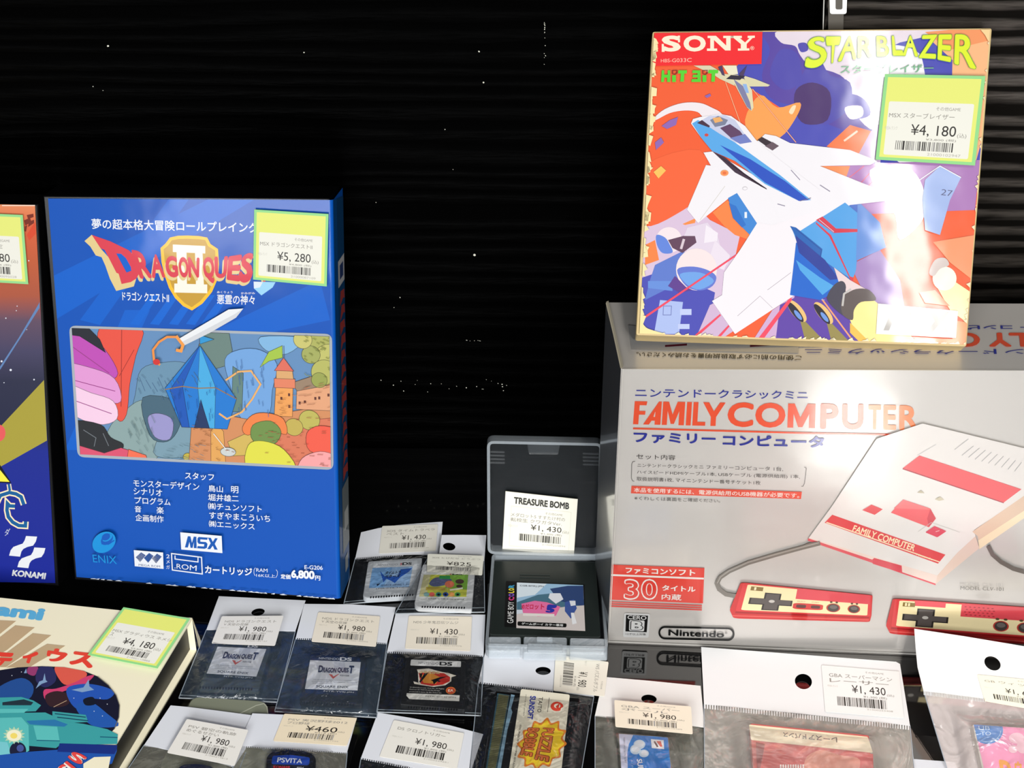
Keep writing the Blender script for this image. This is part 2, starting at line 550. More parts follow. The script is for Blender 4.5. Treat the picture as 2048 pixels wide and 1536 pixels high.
p.text('夢の超本格大冒険ロールプレイング', [(182.5, 437), (517, 445), (517, 466), (184, 458)], WH, bold=0.014)
# shield
S = [(321, 496), (331, 487), (340, 475), (356, 471.5), (376, 471), (398, 472), (414.5, 475), (421, 488), (436, 498), (438, 528), (436, 556), (424, 584), (405, 607), (384, 621), (366, 612), (350, 596), (338, 576), (329, 550), (323, 524)]
p.poly(S, (252, 190, 50)); p.poly(inset(S, 6.5), (196, 152, 52))
for q in ([(345.7, 489), (410.5, 492), (410.5, 507), (345.7, 504)], [(348.6, 567), (414.5, 569), (414.5, 586.5), (348.6, 585)], [(353, 500), (373, 500), (374, 572), (355, 572)], [(390, 502), (405, 502), (408, 575), (392, 575)]):
    p.poly(q, (240, 236, 222))
RED, TAN = (214, 62, 78), (222, 198, 138)
D_out = [(940, 562), (1130, 628), (1320, 720), (1395, 800), (1425, 880), (1425, 960), (1395, 1010), (1340, 1045), (1245, 1065), (1215, 960), (1192, 950), (1072, 715), (1030, 700)]
D_hole = [(1190, 752), (1240, 755), (1290, 800), (1340, 890), (1345, 930), (1295, 948)]
p.poly([(865, 625), (940, 560), (1030, 700), (1300, 1000), (1245, 1065), (1395, 1012), (1370, 1090), (1190, 1136), (1125, 1010), (1080, 880), (1040, 790), (980, 772), (925, 682)], TAN, c1)
letters = [('R', [(1340, 712), (1495, 740), (1560, 1003), (1435, 1012)], c1), ('A', [(1545, 757), (1640, 765), (1695, 1000), (1555, 1004)], c1), ('G', [(1690, 772), (1810, 780), (1830, 1000), (1700, 996)], c1), ('O', [(1825, 785), (1922, 790), (1935, 1000), (1838, 1000)], c1), ('N', [(130, 790), (252, 795), (246, 1000), (140, 1000)], c2),
           ('Q', [(285, 790), (395, 785), (415, 1062), (290, 1045)], c2), ('U', [(402, 785), (545, 778), (525, 1008), (410, 1005)], c2), ('E', [(548, 782), (692, 760), (668, 1042), (528, 1022)], c2), ('S', [(692, 762), (810, 735), (790, 1062), (638, 1045)], c2), ('T', [(800, 735), (1010, 700), (960, 1040), (870, 1050)], c2)]
for t, q, M in letters:
    p.text(t, [(x - 12, y + 32) for x, y in q], TAN, M, 0.06, flat=True)
p.poly(D_out, RED, c1, holes=[D_hole])
for t, q, M in letters:
    p.text(t, q, RED, M, 0.045, flat=True)
p.poly([(805, 1040), (1030, 1045), (1000, 1100), (885, 1182), (808, 1110)], (150, 205, 235), c2)
p.poly([(805, 1040), (900, 1045), (870, 1100), (808, 1110)], (215, 225, 235), c2)
p.text('ドラゴン クエストII', [(244, 582.6), (338, 586), (338, 605), (245, 600.5)], WH, bold=0.02)
p.text('悪霊の神々', [(434, 588.5), (510, 590.5), (509, 610), (434, 608)], WH, bold=0.014)
p.text('あくりょう', (430, 1137, 590, 1160), WH, c2); p.text('かみがみ', (675, 1147, 820, 1170), WH, c2, flat=True)
# picture panel: a generic landscape in the panel's colours
fq = [(138, 651), (664, 668), (667, 940), (155, 914)]
p.poly(rounded(fq, 14), (165, 172, 180))
pi_ = inset(fq, 7.5) if area(fq) > 0 else inset(fq, 7.5)
p.poly(rounded(pi_, 8), (98, 138, 182))
p.clip = pi_
p.edge = 0.9
V = quad(pi_)
p.grad([((-0.1, -0.1), (1.1, -0.1), (94, 132, 180)), ((-0.1, 0.45), (1.1, 0.45), (110, 158, 200)), ((-0.1, 1.1), (1.1, 1.1), (150, 178, 186))], V) if False else None
p.blob([(0.24, 0.5), (0.27, 0.3), (0.36, 0.24), (0.45, 0.24), (0.55, 0.36), (0.58, 0.7), (0.5, 0.95), (0.3, 1.0), (0.2, 0.85)], (104, 142, 168), V)          # boulder
p.blob([(0.2, 0.62), (0.28, 0.55), (0.34, 0.8), (0.3, 1.02), (0.1, 1.05), (0.12, 0.8)], (136, 160, 160), V)
p.blob([(0.42, 0.6), (0.52, 0.64), (0.56, 0.86), (0.42, 0.98), (0.3, 0.95)], (120, 152, 168), V)
p.blob([(0.27, 0.52), (0.42, 0.55), (0.41, 0.74), (0.36, 0.86), (0.29, 0.82)], (70, 100, 118), V)                                                     # cave
p.blob([(0.285, 0.68), (0.33, 0.64), (0.385, 0.69), (0.37, 0.84), (0.31, 0.83)], (150, 146, 196), V)
for i in range(9):
    p.line([(0.26 + 0.025 * i, 0.36 + 0.02 * (i % 3)), (0.28 + 0.025 * i, 0.47 - 0.02 * (i % 2))], 1.2, (74, 106, 138), V)
# red, purple and pink flower petals at the left
p.blob([(0.12, -0.05), (0.28, -0.02), (0.25, 0.2), (0.22, 0.42), (0.2, 0.66), (0.16, 0.7), (0.1, 0.4)], (226, 82, 66), V)
p.line([(0.2, 0.0), (0.19, 0.3), (0.18, 0.6)], 1.4, (150, 46, 40), V); p.line([(0.245, 0.15), (0.18, 0.36)], 1.2, (150, 46, 40), V)
p.blob([(-0.05, 0.0), (0.06, 0.04), (0.13, 0.16), (0.175, 0.34), (0.12, 0.4), (0.04, 0.34), (-0.05, 0.3)], (186, 76, 176), V)
p.blob([(-0.05, 0.28), (0.06, 0.3), (0.16, 0.38), (0.18, 0.56), (0.1, 0.56), (0.0, 0.48)], (220, 150, 206), V)
p.blob([(-0.05, 0.44), (0.06, 0.5), (0.15, 0.56), (0.16, 0.7), (0.08, 0.75), (-0.03, 0.66)], (238, 200, 224), V)
for a_, b_ in (((-0.02, 0.12), (0.14, 0.34)), ((-0.02, 0.4), (0.16, 0.48)), ((-0.02, 0.56), (0.14, 0.66))): p.line([a_, b_], 1.4, (150, 60, 130), V)
p.poly([(-0.02, -0.02), (0.06, -0.02), (0.11, 0.08), (0.13, 0.18), (0.08, 0.12), (0.03, 0.06), (-0.02, 0.05)], (36, 38, 48), V)
p.blob([(-0.03, 0.74), (0.09, 0.75), (0.13, 0.85), (0.18, 0.9), (0.16, 0.97), (0.1, 0.99), (-0.03, 0.93)], (40, 42, 46), V)                                    # dark rocks
p.line([(0.02, 0.8), (0.07, 0.86), (0.06, 0.93)], 1.4, (110, 116, 122), V); p.line([(0.1, 0.82), (0.12, 0.92)], 1.4, (110, 116, 122), V)
p.poly([(0.0, 0.93), (0.1, 0.98), (0.17, 0.93), (0.26, 0.98), (0.3, 1.05), (0.0, 1.05)], (214, 82, 110), V)
p.poly([(0.2, 0.94), (0.27, 0.98), (0.28, 1.05), (0.19, 1.05)], (238, 110, 80), V)
for x, y, r in ((0.44, 0.98, 0.02), (0.475, 0.985, 0.012), (0.51, 0.985, 0.014)): p.ell(x, y, r, r * 1.7, (198, 180, 74), V)
p.poly([(0.52, 0.0), (0.62, 0.0), (0.63, 0.13), (0.6, 0.25), (0.52, 0.3), (0.5, 0.1)], (104, 128, 122), V)
p.blob([(0.6, 0.2), (0.66, 0.12), (0.74, 0.12), (0.8, 0.22), (0.78, 0.42), (0.76, 0.62), (0.66, 0.66), (0.62, 0.42)], (112, 160, 214), V)                       # pale crag
p.blob([(0.74, 0.02), (0.9, 0.02), (0.84, 0.14), (0.76, 0.12)], (126, 176, 216), V)
p.poly([(0.63, 0.25), (0.67, 0.3), (0.66, 0.6), (0.62, 0.6)], (98, 128, 122), V)
p.poly([(0.44, 1.05), (0.46, 0.7), (0.56, 0.62), (0.7, 0.66), (0.8, 0.6), (1.05, 0.5), (1.05, 1.05)], (206, 138, 92), V)                                        # ground
p.poly([(0.72, 0.72), (0.86, 0.66), (1.05, 0.6), (1.05, 1.05), (0.7, 1.05)], (212, 118, 88), V)
p.poly([(0.535, 0.76), (0.56, 0.7), (0.585, 0.76), (0.59, 1.05), (0.53, 1.05)], (222, 162, 88), V)
p.poly([(0.6, 0.84), (0.7, 0.74), (0.76, 0.78), (0.76, 0.92), (0.62, 0.95)], (206, 176, 90), V)
p.poly([(0.875, 0.37), (1.05, 0.3), (1.05, 0.56), (0.87, 0.56)], (222, 160, 120), V)                                                                            # castle wing
p.poly([(0.855, 0.36), (0.95, 0.29), (1.05, 0.24), (1.05, 0.34), (0.875, 0.42)], (150, 126, 104), V)
p.poly([(0.795, 0.36), (0.86, 0.36), (0.855, 0.62), (0.785, 0.62)], (232, 158, 88), V)                                                                           # tower
p.poly([(0.788, 0.33), (0.868, 0.33), (0.868, 0.40), (0.788, 0.40)], (222, 128, 96), V)
p.poly([(0.798, 0.26), (0.858, 0.26), (0.862, 0.33), (0.796, 0.33)], (214, 164, 110), V)
p.poly([(0.826, 0.17), (0.863, 0.27), (0.79, 0.27)], (216, 108, 90), V)
p.line([(0.828, 0.18), (0.828, 0.08)], 1.5, (80, 100, 130), V)
p.poly([(0.822, 0.08), (0.77, 0.13), (0.735, 0.25), (0.77, 0.2), (0.822, 0.17)], (160, 190, 70), V)
for x, y in ((0.81, 0.47), (0.84, 0.44), (0.84, 0.53), (0.88, 0.5), (0.9, 0.49), (0.94, 0.46), (0.955, 0.455), (0.99, 0.43)): p.rect(x, y, x + 0.008, y + 0.022, (96, 52, 44), V, flat=True)
for x, y, r, c in ((0.97, 0.06, 0.07, (170, 172, 92)), (1.0, 0.17, 0.06, (188, 186, 104)), (0.93, 0.14, 0.035, (160, 166, 92)), (0.98, 0.27, 0.05, (178, 178, 96)), (0.96, 0.33, 0.03, (150, 158, 80)), (0.9, 0.03, 0.035, (196, 190, 110)), (0.92, 0.64, 0.04, (186, 176, 88)), (0.86, 0.7, 0.035, (190, 170, 84))):
    p.ell(x, y, r, r * 1.9, c, V)
for i in range(16):
    p.line([(0.76 + 0.018 * i, 0.78 + 0.04 * (i % 4)), (0.772 + 0.018 * i, 0.78 + 0.04 * (i % 4))], 1.2, (170, 90, 64), V)
# painted shrubs and drapes standing in for figures
p.poly([(0.505, 0.1), (0.64, 0.5), (0.6, 0.74), (0.42, 0.74), (0.36, 0.44)], (30, 118, 202), V)                                 # blue striped tent
p.poly([(0.505, 0.1), (0.56, 0.42), (0.55, 0.74), (0.5, 0.74), (0.49, 0.42)], (70, 166, 218), V); p.poly([(0.505, 0.1), (0.43, 0.42), (0.45, 0.74), (0.42, 0.74), (0.38, 0.45)], (24, 84, 176), V)
p.poly([(0.5, 0.52), (0.53, 0.74), (0.47, 0.74)], (30, 52, 96), V); p.line([(0.36, 0.45), (0.43, 0.42), (0.49, 0.43), (0.56, 0.42), (0.64, 0.5)], 2.0, (150, 112, 66), V); p.line([(0.505, 0.1), (0.505, 0.02)], 1.6, (150, 112, 66), V)
p.poly([(0.505, 0.02), (0.56, 0.05), (0.505, 0.09)], (46, 146, 204), V)
p.line([(0.6, 0.36), (0.65, 0.29), (0.7, 0.28), (0.735, 0.38), (0.7, 0.5), (0.66, 0.6), (0.6, 0.66), (0.57, 0.62)], 3.6, (230, 172, 104), V)
p.blob([(0.66, 0.72), (0.7, 0.62), (0.76, 0.6), (0.82, 0.64), (0.83, 0.76), (0.76, 0.72), (0.68, 0.78)], (232, 128, 70), V)
p.blob([(0.7, 0.7), (0.77, 0.66), (0.81, 0.74), (0.78, 0.84), (0.7, 0.82)], (110, 140, 72), V)
p.blob([(0.68, 0.86), (0.74, 0.82), (0.82, 0.88), (0.86, 1.05), (0.68, 1.05)], (218, 214, 72), V)
p.blob([(0.91, 0.74), (0.96, 0.68), (1.03, 0.72), (1.02, 0.9), (0.92, 0.88)], (234, 92, 72), V)
p.blob([(0.89, 0.94), (0.96, 0.88), (1.02, 0.92), (1.0, 1.05), (0.88, 1.05)], (240, 160, 160), V)
p.ell(0.6, 0.92, 0.03, 0.035, (200, 204, 202), V); p.line([(0.6, 0.92), (0.545, 0.78)], 1.6, (226, 226, 226), V)
p.edge = 0
r = random.Random(17)
def scribble(n, x0, x1, y0, y1, dx, dy, col, wd=0.8):
    for _ in range(n):
        x, y = x0 + (x1 - x0) * r.random(), y0 + (y1 - y0) * r.random()
        p.line([(x, y), (x + dx * (0.5 + r.random()), y + dy * (0.5 + r.random()))], wd, col, V)
scribble(26, 0.24, 0.5, 0.3, 0.5, 0.012, 0.03, (74, 108, 140)); scribble(22, 0.2, 0.3, 0.62, 0.95, 0.01, 0.05, (98, 124, 128))
scribble(26, 0.62, 0.78, 0.16, 0.6, 0.004, 0.05, (70, 112, 172)); scribble(30, 0.9, 1.0, 0.0, 0.32, 0.012, 0.012, (124, 132, 60), 1.2)
scribble(26, 0.46, 0.62, 0.72, 1.0, 0.014, 0.004, (150, 92, 54)); scribble(34, 0.72, 1.0, 0.62, 1.0, 0.016, 0.0, (168, 86, 60))
scribble(16, 0.86, 1.0, 0.36, 0.54, 0.02, -0.01, (176, 112, 80)); scribble(14, 0.79, 0.86, 0.4, 0.62, 0.012, 0.0, (176, 106, 56)); scribble(20, 0.38, 0.62, 0.3, 0.72, 0.002, 0.05, (20, 72, 150)); scribble(18, 0.34, 0.5, 0.86, 1.0, 0.02, 0.01, (92, 124, 136))
p.clip = None
# sword crossing the panel's edge
p.poly([(357, 678), (457, 619), (486.7, 617), (472, 635.4), (420, 665.5), (366.5, 692)], (228, 230, 232))
p.poly([(362, 685), (468, 629), (486.7, 617), (472, 635.4), (420, 665.5), (366.5, 692)], (206, 208, 212))
p.line([(352, 672), (366, 690), (362, 702), (352, 700)], 6, (236, 152, 70)); p.line([(352, 674), (334, 674), (318, 684), (306, 700), (308, 720), (320, 730)], 4.5, (232, 142, 66))
p.ell(313, 724, 7, 6, (205, 52, 48))
# lettering
p.text('スタッフ', [(370, 944), (428, 947.5), (428, 962), (370, 958)], WH, bold=0.015)
for t, q, M in (('モンスターデザイン', [(266.6, 958.5), (398.5, 966), (398.5, 981), (267, 973)], ID), ('シナリオ', [(1365, 385), (1660, 405), (1660, 475), (1370, 455)], c5), ('プログラム', [(1375, 475), (1745, 500), (1745, 570), (1380, 550)], c5), ('音', [(1378, 570), (1445, 574), (1447, 640), (1380, 636)], c5), ('楽', [(1602, 580), (1675, 584), (1677, 655), (1604, 650)], c5), ('企画制作', [(1385, 655), (1675, 675), (1675, 745), (1388, 725)], c5),
                ('鳥山', [(318, 335), (460, 345), (460, 408), (318, 400)], c6), ('明', [(538, 345), (608, 349), (608, 417), (538, 413)], c6), ('堀井雄二', [(318, 420), (610, 435), (610, 500), (318, 488)], c6), ('㈱チュンソフト', [(318, 503), (832, 535), (832, 600), (318, 570)], c6), ('すぎやまこういち', [(328, 590), (912, 625), (912, 692), (328, 658)], c6), ('㈱エニックス', [(325, 675), (765, 705), (765, 768), (325, 738)], c6)):
    p.text(t, q, WH, M, 0.010, flat=True)
p.poly([(50, 790), (448, 825), (455, 990), (60, 955)], WH, c6)
MSXQ = [(95, 825), (410, 848), (410, 958), (95, 935)]
def msx(p, q, col, M):
    """The three-letter computer mark: joined wide letters."""
    Q = quad(q, M)
    p.up()
    for g in ([(0.0, 1.0), (0.09, 0.0), (0.17, 0.0), (0.215, 0.55), (0.27, 0.0), (0.35, 0.0), (0.36, 1.0), (0.27, 1.0), (0.275, 0.5), (0.235, 1.0), (0.17, 1.0), (0.14, 0.5), (0.09, 1.0)],
              [(0.42, 0.0), (0.70, 0.0), (0.68, 0.2), (0.47, 0.2), (0.47, 0.4), (0.64, 0.4), (0.69, 0.55), (0.67, 0.9), (0.6, 1.0), (0.37, 1.0), (0.39, 0.8), (0.58, 0.8), (0.59, 0.6), (0.42, 0.6), (0.38, 0.45), (0.385, 0.12)],
              [(0.70, 0.0), (0.79, 0.0), (0.85, 0.33), (0.92, 0.0), (1.0, 0.0), (0.91, 0.5), (1.0, 1.0), (0.9, 1.0), (0.85, 0.68), (0.77, 1.0), (0.68, 1.0), (0.785, 0.48)]):
        p.poly(g, col, Q, flat=True)
msx(p, MSXQ, (10, 84, 172), c6)
p.poly([(1370, 1025), (1670, 1050), (1675, 1218), (1380, 1190)], WH, c5)
for dx in (0, 82, 164): p.poly([(1390 + dx, 1098 + dx * .08), (1445 + dx, 1048 + dx * .08), (1492 + dx, 1078 + dx * .08), (1435 + dx, 1148 + dx * .08)], (16, 84, 170), c5, flat=True)
p.text('MEGA ROM', [(1420, 1165), (1640, 1183), (1640, 1205), (1420, 1187)], (16, 60, 120), c5, 0.0)
for i, t in enumerate('2メガ'): p.text(t, (1702, 1070 + i * 55, 1738, 1108 + i * 55), WH, c5, 0.0, flat=True)
p.line([(343, 1107), (403, 1114.6), (404.6, 1148), (344.7, 1140)], 2.2, WH, closed=True)
p.line([(350, 1111), (350, 1118), (396, 1124), (396, 1115)], 2.0, WH)
p.text('.ROM', [(349, 1127), (393.5, 1131), (393, 1142), (349, 1136.5)], WH, bold=0.0)
p.text('カートリッジ', [(288, 1110), (740, 1135), (740, 1212), (288, 1185)], WH, c6, 0.03)
p.text('RAM', [(780, 1135), (888, 1140), (888, 1175), (780, 1168)], WH, c6, 0.0); p.text('16K以上', [(780, 1185), (962, 1195), (962, 1228), (780, 1218)], WH, c6, 0.0, flat=True)
p.line([(772, 1130), (758, 1150), (758, 1185), (770, 1208)], 0.8, WH, c6); p.line([(970, 1148), (984, 1168), (982, 1200), (968, 1226)], 0.8, WH, c6)
p.text('定価', [(1015, 1190), (1110, 1195), (1110, 1242), (1015, 1235)], WH, c6, 0.03); p.text('6,800', [(1115, 1150), (1340, 1160), (1340, 1254), (1115, 1238)], WH, c6, 0.05, flat=True)
p.text('円', [(1345, 1205), (1395, 1209), (1395, 1254), (1345, 1250)], WH, c6, 0.03); p.text('E-G206', [(1243, 1105), (1418, 1112), (1418, 1152), (1243, 1145)], WH, c6, 0.01, flat=True)
EC = (14, 142, 214)
p.ell(1065, 945, 128, 100, EC, c5, -35); p.ell(1095, 915, 70, 48, (6, 86, 182), c5, -40)
p.ell(1100, 900, 55, 30, EC, c5, -30); p.ell(1085, 890, 45, 34, (6, 86, 182), c5, -30); p.line([(1040, 960), (1110, 965), (1170, 925)], 2.4, (6, 86, 182), c5)
p.text('ENIX', [(945, 1070), (1190, 1090), (1198, 1168), (955, 1148)], EC, c5, 0.0)
r = random.Random(3)
for i in range(46):                                             # worn lower edge
    t = r.random() ** 0.7
    x = 156 + 510 * t; y = 1155.5 + 43 * t
    p.poly([(x, y), (x + 12 * r.random() + 5, y + 1), (x + 8, y - 0.6 - 1.6 * r.random()), (x + 2, y - 0.8)], (214, 218, 226), flat=True, sub=i % 5)
# the insert folds round the right edge and becomes the spine
R = 0.0022
cor = [fr.loc(q, h0) for q in ((657.5, 400), (673, 1197))]
def wrap(p, a, b, r, depth, h0, col):
    """Rounded fold from the front plane at edge a-b round to a side reaching back."""
    c = lin(col); n = 7
    for k in range(n):
        t0, t1 = pi / 2 * k / n, pi / 2 * (k + 1) / n
        q = []
        for e in (b, a):
            q.append((e[0] + r * sin(t0), e[1], h0 - r * (1 - cos(t0))))
            q.append((e[0] + r * sin(t1), e[1], h0 - r * (1 - cos(t1))))
        p.face([q[0], q[1], q[3], q[2]], c, smooth=True)
    p.face([(b[0] + r, b[1], h0 - r), (b[0] + r, b[1], -depth), (a[0] + r, a[1], -depth), (a[0] + r, a[1], h0 - r)], c)
wrap(p, cor[0], cor[1], R, TH - 0.0004, h0, (6, 88, 184))
p.build('cover_insert', blue, SLEEVE)
spO = fr.O + fr.U * (max(cor[0][0], cor[1][0]) + R + 0.0002)
uu = (fr.O + fr.U * (cor[0][0] + R + .0002) + fr.V * cor[0][1]) - (fr.O + fr.U * (cor[1][0] + R + .0002) + fr.V * cor[1][1])
sf = Frame(fr.O + fr.U * (cor[1][0] + R + 0.0002) + fr.V * cor[1][1], -fr.N, uu)
p = Part(sf)
SPQ = quad([sf.loc(q) for q in ((676, 400), (688, 395), (699, 1165), (690, 1175))])
HSP = uu.length
D = TH
def sp(p_):  # spine coordinates: x 0..1 across, y 0..1 down
    return p_
class SpinePart(Part):
    pass
def spoly(pts, col):
    p.up()
    p.face([(x * D, (1 - y) * HSP, p.k * 1e-5) for x, y in (pts if area(pts) < 0 else pts[::-1])], lin(col))
spoly([(0.0, 0.0), (0.98, 0.020), (0.98, 1.0), (0.0, 1.0)], (12, 84, 150))
spoly([(0.32, 0.0065), (0.98, 0.020), (0.98, 0.73), (0.32, 0.73)], (18, 72, 120))
spoly([(0.34, 0.16), (0.97, 0.16), (0.97, 0.225), (0.34, 0.225)], (206, 206, 208))
spoly([(0.5, 0.175), (0.85, 0.175), (0.85, 0.21), (0.5, 0.21)], (50, 70, 120))
r = random.Random(5)
for i in range(13):
    y = 0.24 + i * 0.037
    spoly([(0.42 + 0.2 * r.random(), y), (0.8 + 0.15 * r.random(), y + 0.006), (0.95, y + 0.03), (0.7 + 0.1 * r.random(), y + 0.024), (0.45, y + 0.034)], (176, 66, 62))
spoly([(0.3, 0.73), (0.98, 0.73), (0.98, 0.9), (0.3, 0.9)], (120, 128, 130))
spoly([(0.5, 0.8), (0.9, 0.8), (0.9, 0.85), (0.5, 0.85)], (196, 198, 196))
spoly([(0.5, 0.92), (0.8, 0.92), (0.8, 0.96), (0.5, 0.96)], (170, 176, 180))
o = p.build('spine_print', blue, SLEEVE)
o.matrix_basis = fr.mat().inverted() @ sf.mat()
INKG[0] = 0.60
sticker_yellow(fr, [(508.5, 419), (657, 428), (653.5, 573), (506, 559)], blue, [('MSX ドラゴンクエストII', 0.8)], '¥5,280', '¥4,800', 11, 0.0026)

# ------------------------------------------------------------------ dark game case at the left edge
TH = 0.024
INKG[0] = 0.66
fr = leaning((-380, 1129), (114, 1172), 0.0, ((-400, 402), (76, 410)), TH)
dark = thing('game_case', fr, 'dark boxed game with gold beam and white wave emblem, at the left edge', 'game case', 'boxed games leaning on the wall')
Lq = [(-390, 1128), (117, 1173), (75, 409), (-470, 402)]
p = Part(fr)
p.prism([fr.loc(q) for q in Lq], -TH, -0.0002, (12, 12, 14), 0.0009)
p.build('case_shell', dark, GLOSSBLACK)
k2, k3 = Z(0, 390, 3.743), Z(0, 780, 3.744)
p = Part(fr, 0.0003)
EQ = lambda y: 70 + (y - 410) / 760 * 41
def row(y, c): return ((-440 + (y - 405) * .1, y - 6), (EQ(y), y + 2), c)
p.grad([row(408, (226, 138, 92)), row(450, (214, 96, 60)), row(520, (190, 92, 56)), row(590, (170, 86, 62)), row(640, (96, 76, 96)), row(700, (70, 66, 96)), row(760, (44, 46, 70)), row(860, (36, 40, 66)), row(900, (24, 40, 140)), row(1164, (18, 36, 150))])
p.clip = [(-440, 400), (70, 408), (111, 1168), (-400, 1130)]
p.line([(4, 411), (70, 411)], 2.0, (240, 214, 196))
for q in ([(180, 190), (225, 170), (235, 200), (190, 230)], [(200, 150), (250, 140), (252, 165), (210, 180)], [(215, 200), (255, 185), (255, 210), (210, 240)], [(185, 235), (205, 225), (195, 275), (183, 270)]): p.poly(q, (120, 44, 30), k2)
p.poly([(200, 300), (262, 200), (268, 290), (220, 340)], (214, 74, 44), k2)
p.poly([(290, 815), (296, 800), (296, 845), (150, 1075), (0, 1310), (0, 1285), (140, 1070)], (96, 130, 180), k2)
for x, y, s_ in ((215, 492, 5), (128, 832, 4), (122, 866, 4), (44, 922, 5), (12, 1245, 8), (80, 1310, 9), (255, 1382, 6), (30, 1405, 4), (200, 1008, 3)):
    p.ell(x, y, s_, s_, (220, 224, 236), k2, n=8, flat=True)
p.poly([(88, 760), (94, 881), (0, 934), (-80, 975), (-80, 925), (0, 854)], (166, 154, 58))
p.ell(-3, 866, 14, 17, (226, 90, 90))
p.poly([(0, 560), (85, 697), (-60, 692)], (10, 12, 20), k3); p.poly([(-8, 588), (72, 688), (-60, 682)], (244, 232, 70), k3)
for wd, c in ((12.5, (244, 200, 170)), (10.6, (250, 240, 200)), (7.0, (16, 92, 150))):
    p.line([(66, 705), (74, 755)], wd * .72, c, k3)
    p.line([(-30, 860), (2, 790), (70, 768), (120, 778), (158, 800), (170, 835), (178, 858)], wd, c, k3)
    p.line([(112, 870), (72, 868), (55, 850), (52, 900), (62, 950), (95, 990), (140, 1015), (190, 1018), (192, 985)], wd, c, k3)
p.text('ダ', [(40, 1040), (78, 1036), (66, 1090), (32, 1092)], (210, 214, 230), k3, 0.0)
KW = (234, 236, 240)
for dx, dy in ((0, 0), (62, 86)):
    p.poly([(195 + dx, 1093 + dy), (278 + dx, 1098 + dy), (268 + dx, 1135 + dy), (248 + dx, 1165 + dy), (205 + dx, 1175 + dy), (175 + dx, 1190 + dy), (160 + dx, 1210 + dy), (150 + dx, 1248 + dy), (68 + dx, 1240 + dy), (80 + dx, 1200 + dy), (100 + dx, 1175 + dy), (140 + dx, 1160 + dy), (170 + dx, 1150 + dy), (185 + dx, 1125 + dy)], KW, k3)
p.text('KONAMI', [(97, 1345), (347, 1370), (338, 1418), (88, 1392)], KW, k3, 0.045)
p.clip = None
p.build('cover_insert', dark, SLEEVE)
INKG[0] = 0.60
sticker_yellow(fr, [(-105, 423), (45.4, 430), (56.6, 568.5), (-92, 560)], dark, [('MSX コナミ', 0.7)], '¥3,780', '¥3,436', 12, 0.0022)

# ------------------------------------------------------------------ silver console box at right
HFR = None
A, B = on_table((1215, 1285)), on_table((1832, 1310))
fr = Frame(A, (B - A), (0, 0, 1))
FQ = [(1242, 737), (2190, 741.3), (2184, 1324.2), (1215, 1285)]      # tl tr br bl
lf = [fr.loc(q) for q in FQ]
lf[1] = (lf[2][0] - 0.0008, lf[0][1] + (lf[1][1] - lf[0][1]) / (lf[1][0] - lf[0][0]) * (lf[2][0] - 0.0008 - lf[0][0]))
FT = (fr.O + fr.U * lf[0][0] + fr.V * lf[0][1], fr.O + fr.U * lf[1][0] + fr.V * lf[1][1])
ftop = Frame(FT[0], FT[1] - FT[0], -fr.N)
back = [ftop.loc(q) for q in ((1212, 605), (2150, 606.5))]
back[1] = ((FT[1] - FT[0]).length - 0.001, back[0][1])
DEP = (back[0][1] + back[1][1]) / 2
silver = thing('console_box', fr, 'large silver retail box showing a white and red game console, on the table at right', 'box')
INKG[0] = 0.95
p = Part(fr)
c = lin((206, 201, 195)); c_shade = lin((120, 122, 126))
ftl, ftr, fbr, fbl = [(*q, 0.0) for q in lf]
def to_l(v): d = v - fr.O; return (d.dot(fr.U), d.dot(fr.V), d.dot(fr.N))
btl, btr = [to_l(ftop.O + ftop.U * q[0] + ftop.V * q[1]) for q in back]
bbl, bbr = (btl[0], 0.0, btl[2]), (btr[0], 0.0, btr[2])
p.face([fbl, fbr, ftr, ftl], c)
p.face([ftl, ftr, btr, btl], c)
p.face([fbl, ftl, btl, bbl], c_shade)  # side coloured darker, for the dark surroundings it mirrors
p.face([fbr, bbr, btr, ftr], c)
p.face([bbl, btl, btr, bbr], c)
p.face([fbl, bbl, bbr, fbr], c)
p.h = 0.0002
f5, f6, f7, f8 = Z(1200, 580, 3.413), Z(1600, 580, 3.413), Z(1200, 1000, 4.452), Z(1600, 1000, 4.5714)
NAVY, ORED, RED2 = (44, 52, 150), (236, 84, 50), (226, 66, 56)
GR = (96, 92, 88)
p.text('ニンテンドークラシックミニ', [(240, 672), (1418, 690), (1418, 747), (240, 732)], NAVY, f5, 0.012)
for t, q in (('F', [(234, 760), (332, 761), (262, 917), (226, 915)]),): pass
# logotype: close-set capitals with a slanted first A
FA = quad([(1269.5, 802.5), (1838, 811), (1838, 861), (1266, 848.5)])
LG = [[(0, 0), (.048, 0), (.046, .17), (.02, .17), (.02, .42), (.044, .42), (.043, .58), (.02, .58), (.02, 1), (0, 1)],
      [(.038, 1), (.092, 0), (.103, 0), (.103, 1), (.081, 1), (.081, .83), (.069, .83), (.06, 1)],
      [(.108, 1), (.108, 0), (.13, 0), (.146, .55), (.162, 0), (.19, 0), (.19, 1), (.17, 1), (.17, .4), (.153, .95), (.141, .95), (.127, .4), (.127, 1)],
      [(.197, 0), (.215, 0), (.215, 1), (.197, 1)], [(.221, 0), (.239, 0), (.239, .84), (.268, .84), (.268, 1), (.221, 1)],
      [(.256, 0), (.278, 0), (.297, .38), (.318, 0), (.338, 0), (.306, .62), (.306, 1), (.287, 1), (.287, .62)]]
p.up()
for g in LG: p.poly(g, ORED, FA, flat=True)
p.poly([(.075, .66), (.081, .66), (.081, .45), (.08, .45)], (205, 200, 194), FA)
for t, x0, x1 in (('C', .347, .440), ('O', .446, .552), ('P', .672, .734), ('U', .746, .818)): p.text(t, (x0, -0.02, x1, 1.02), ORED, FA, 0.035, flat=True)
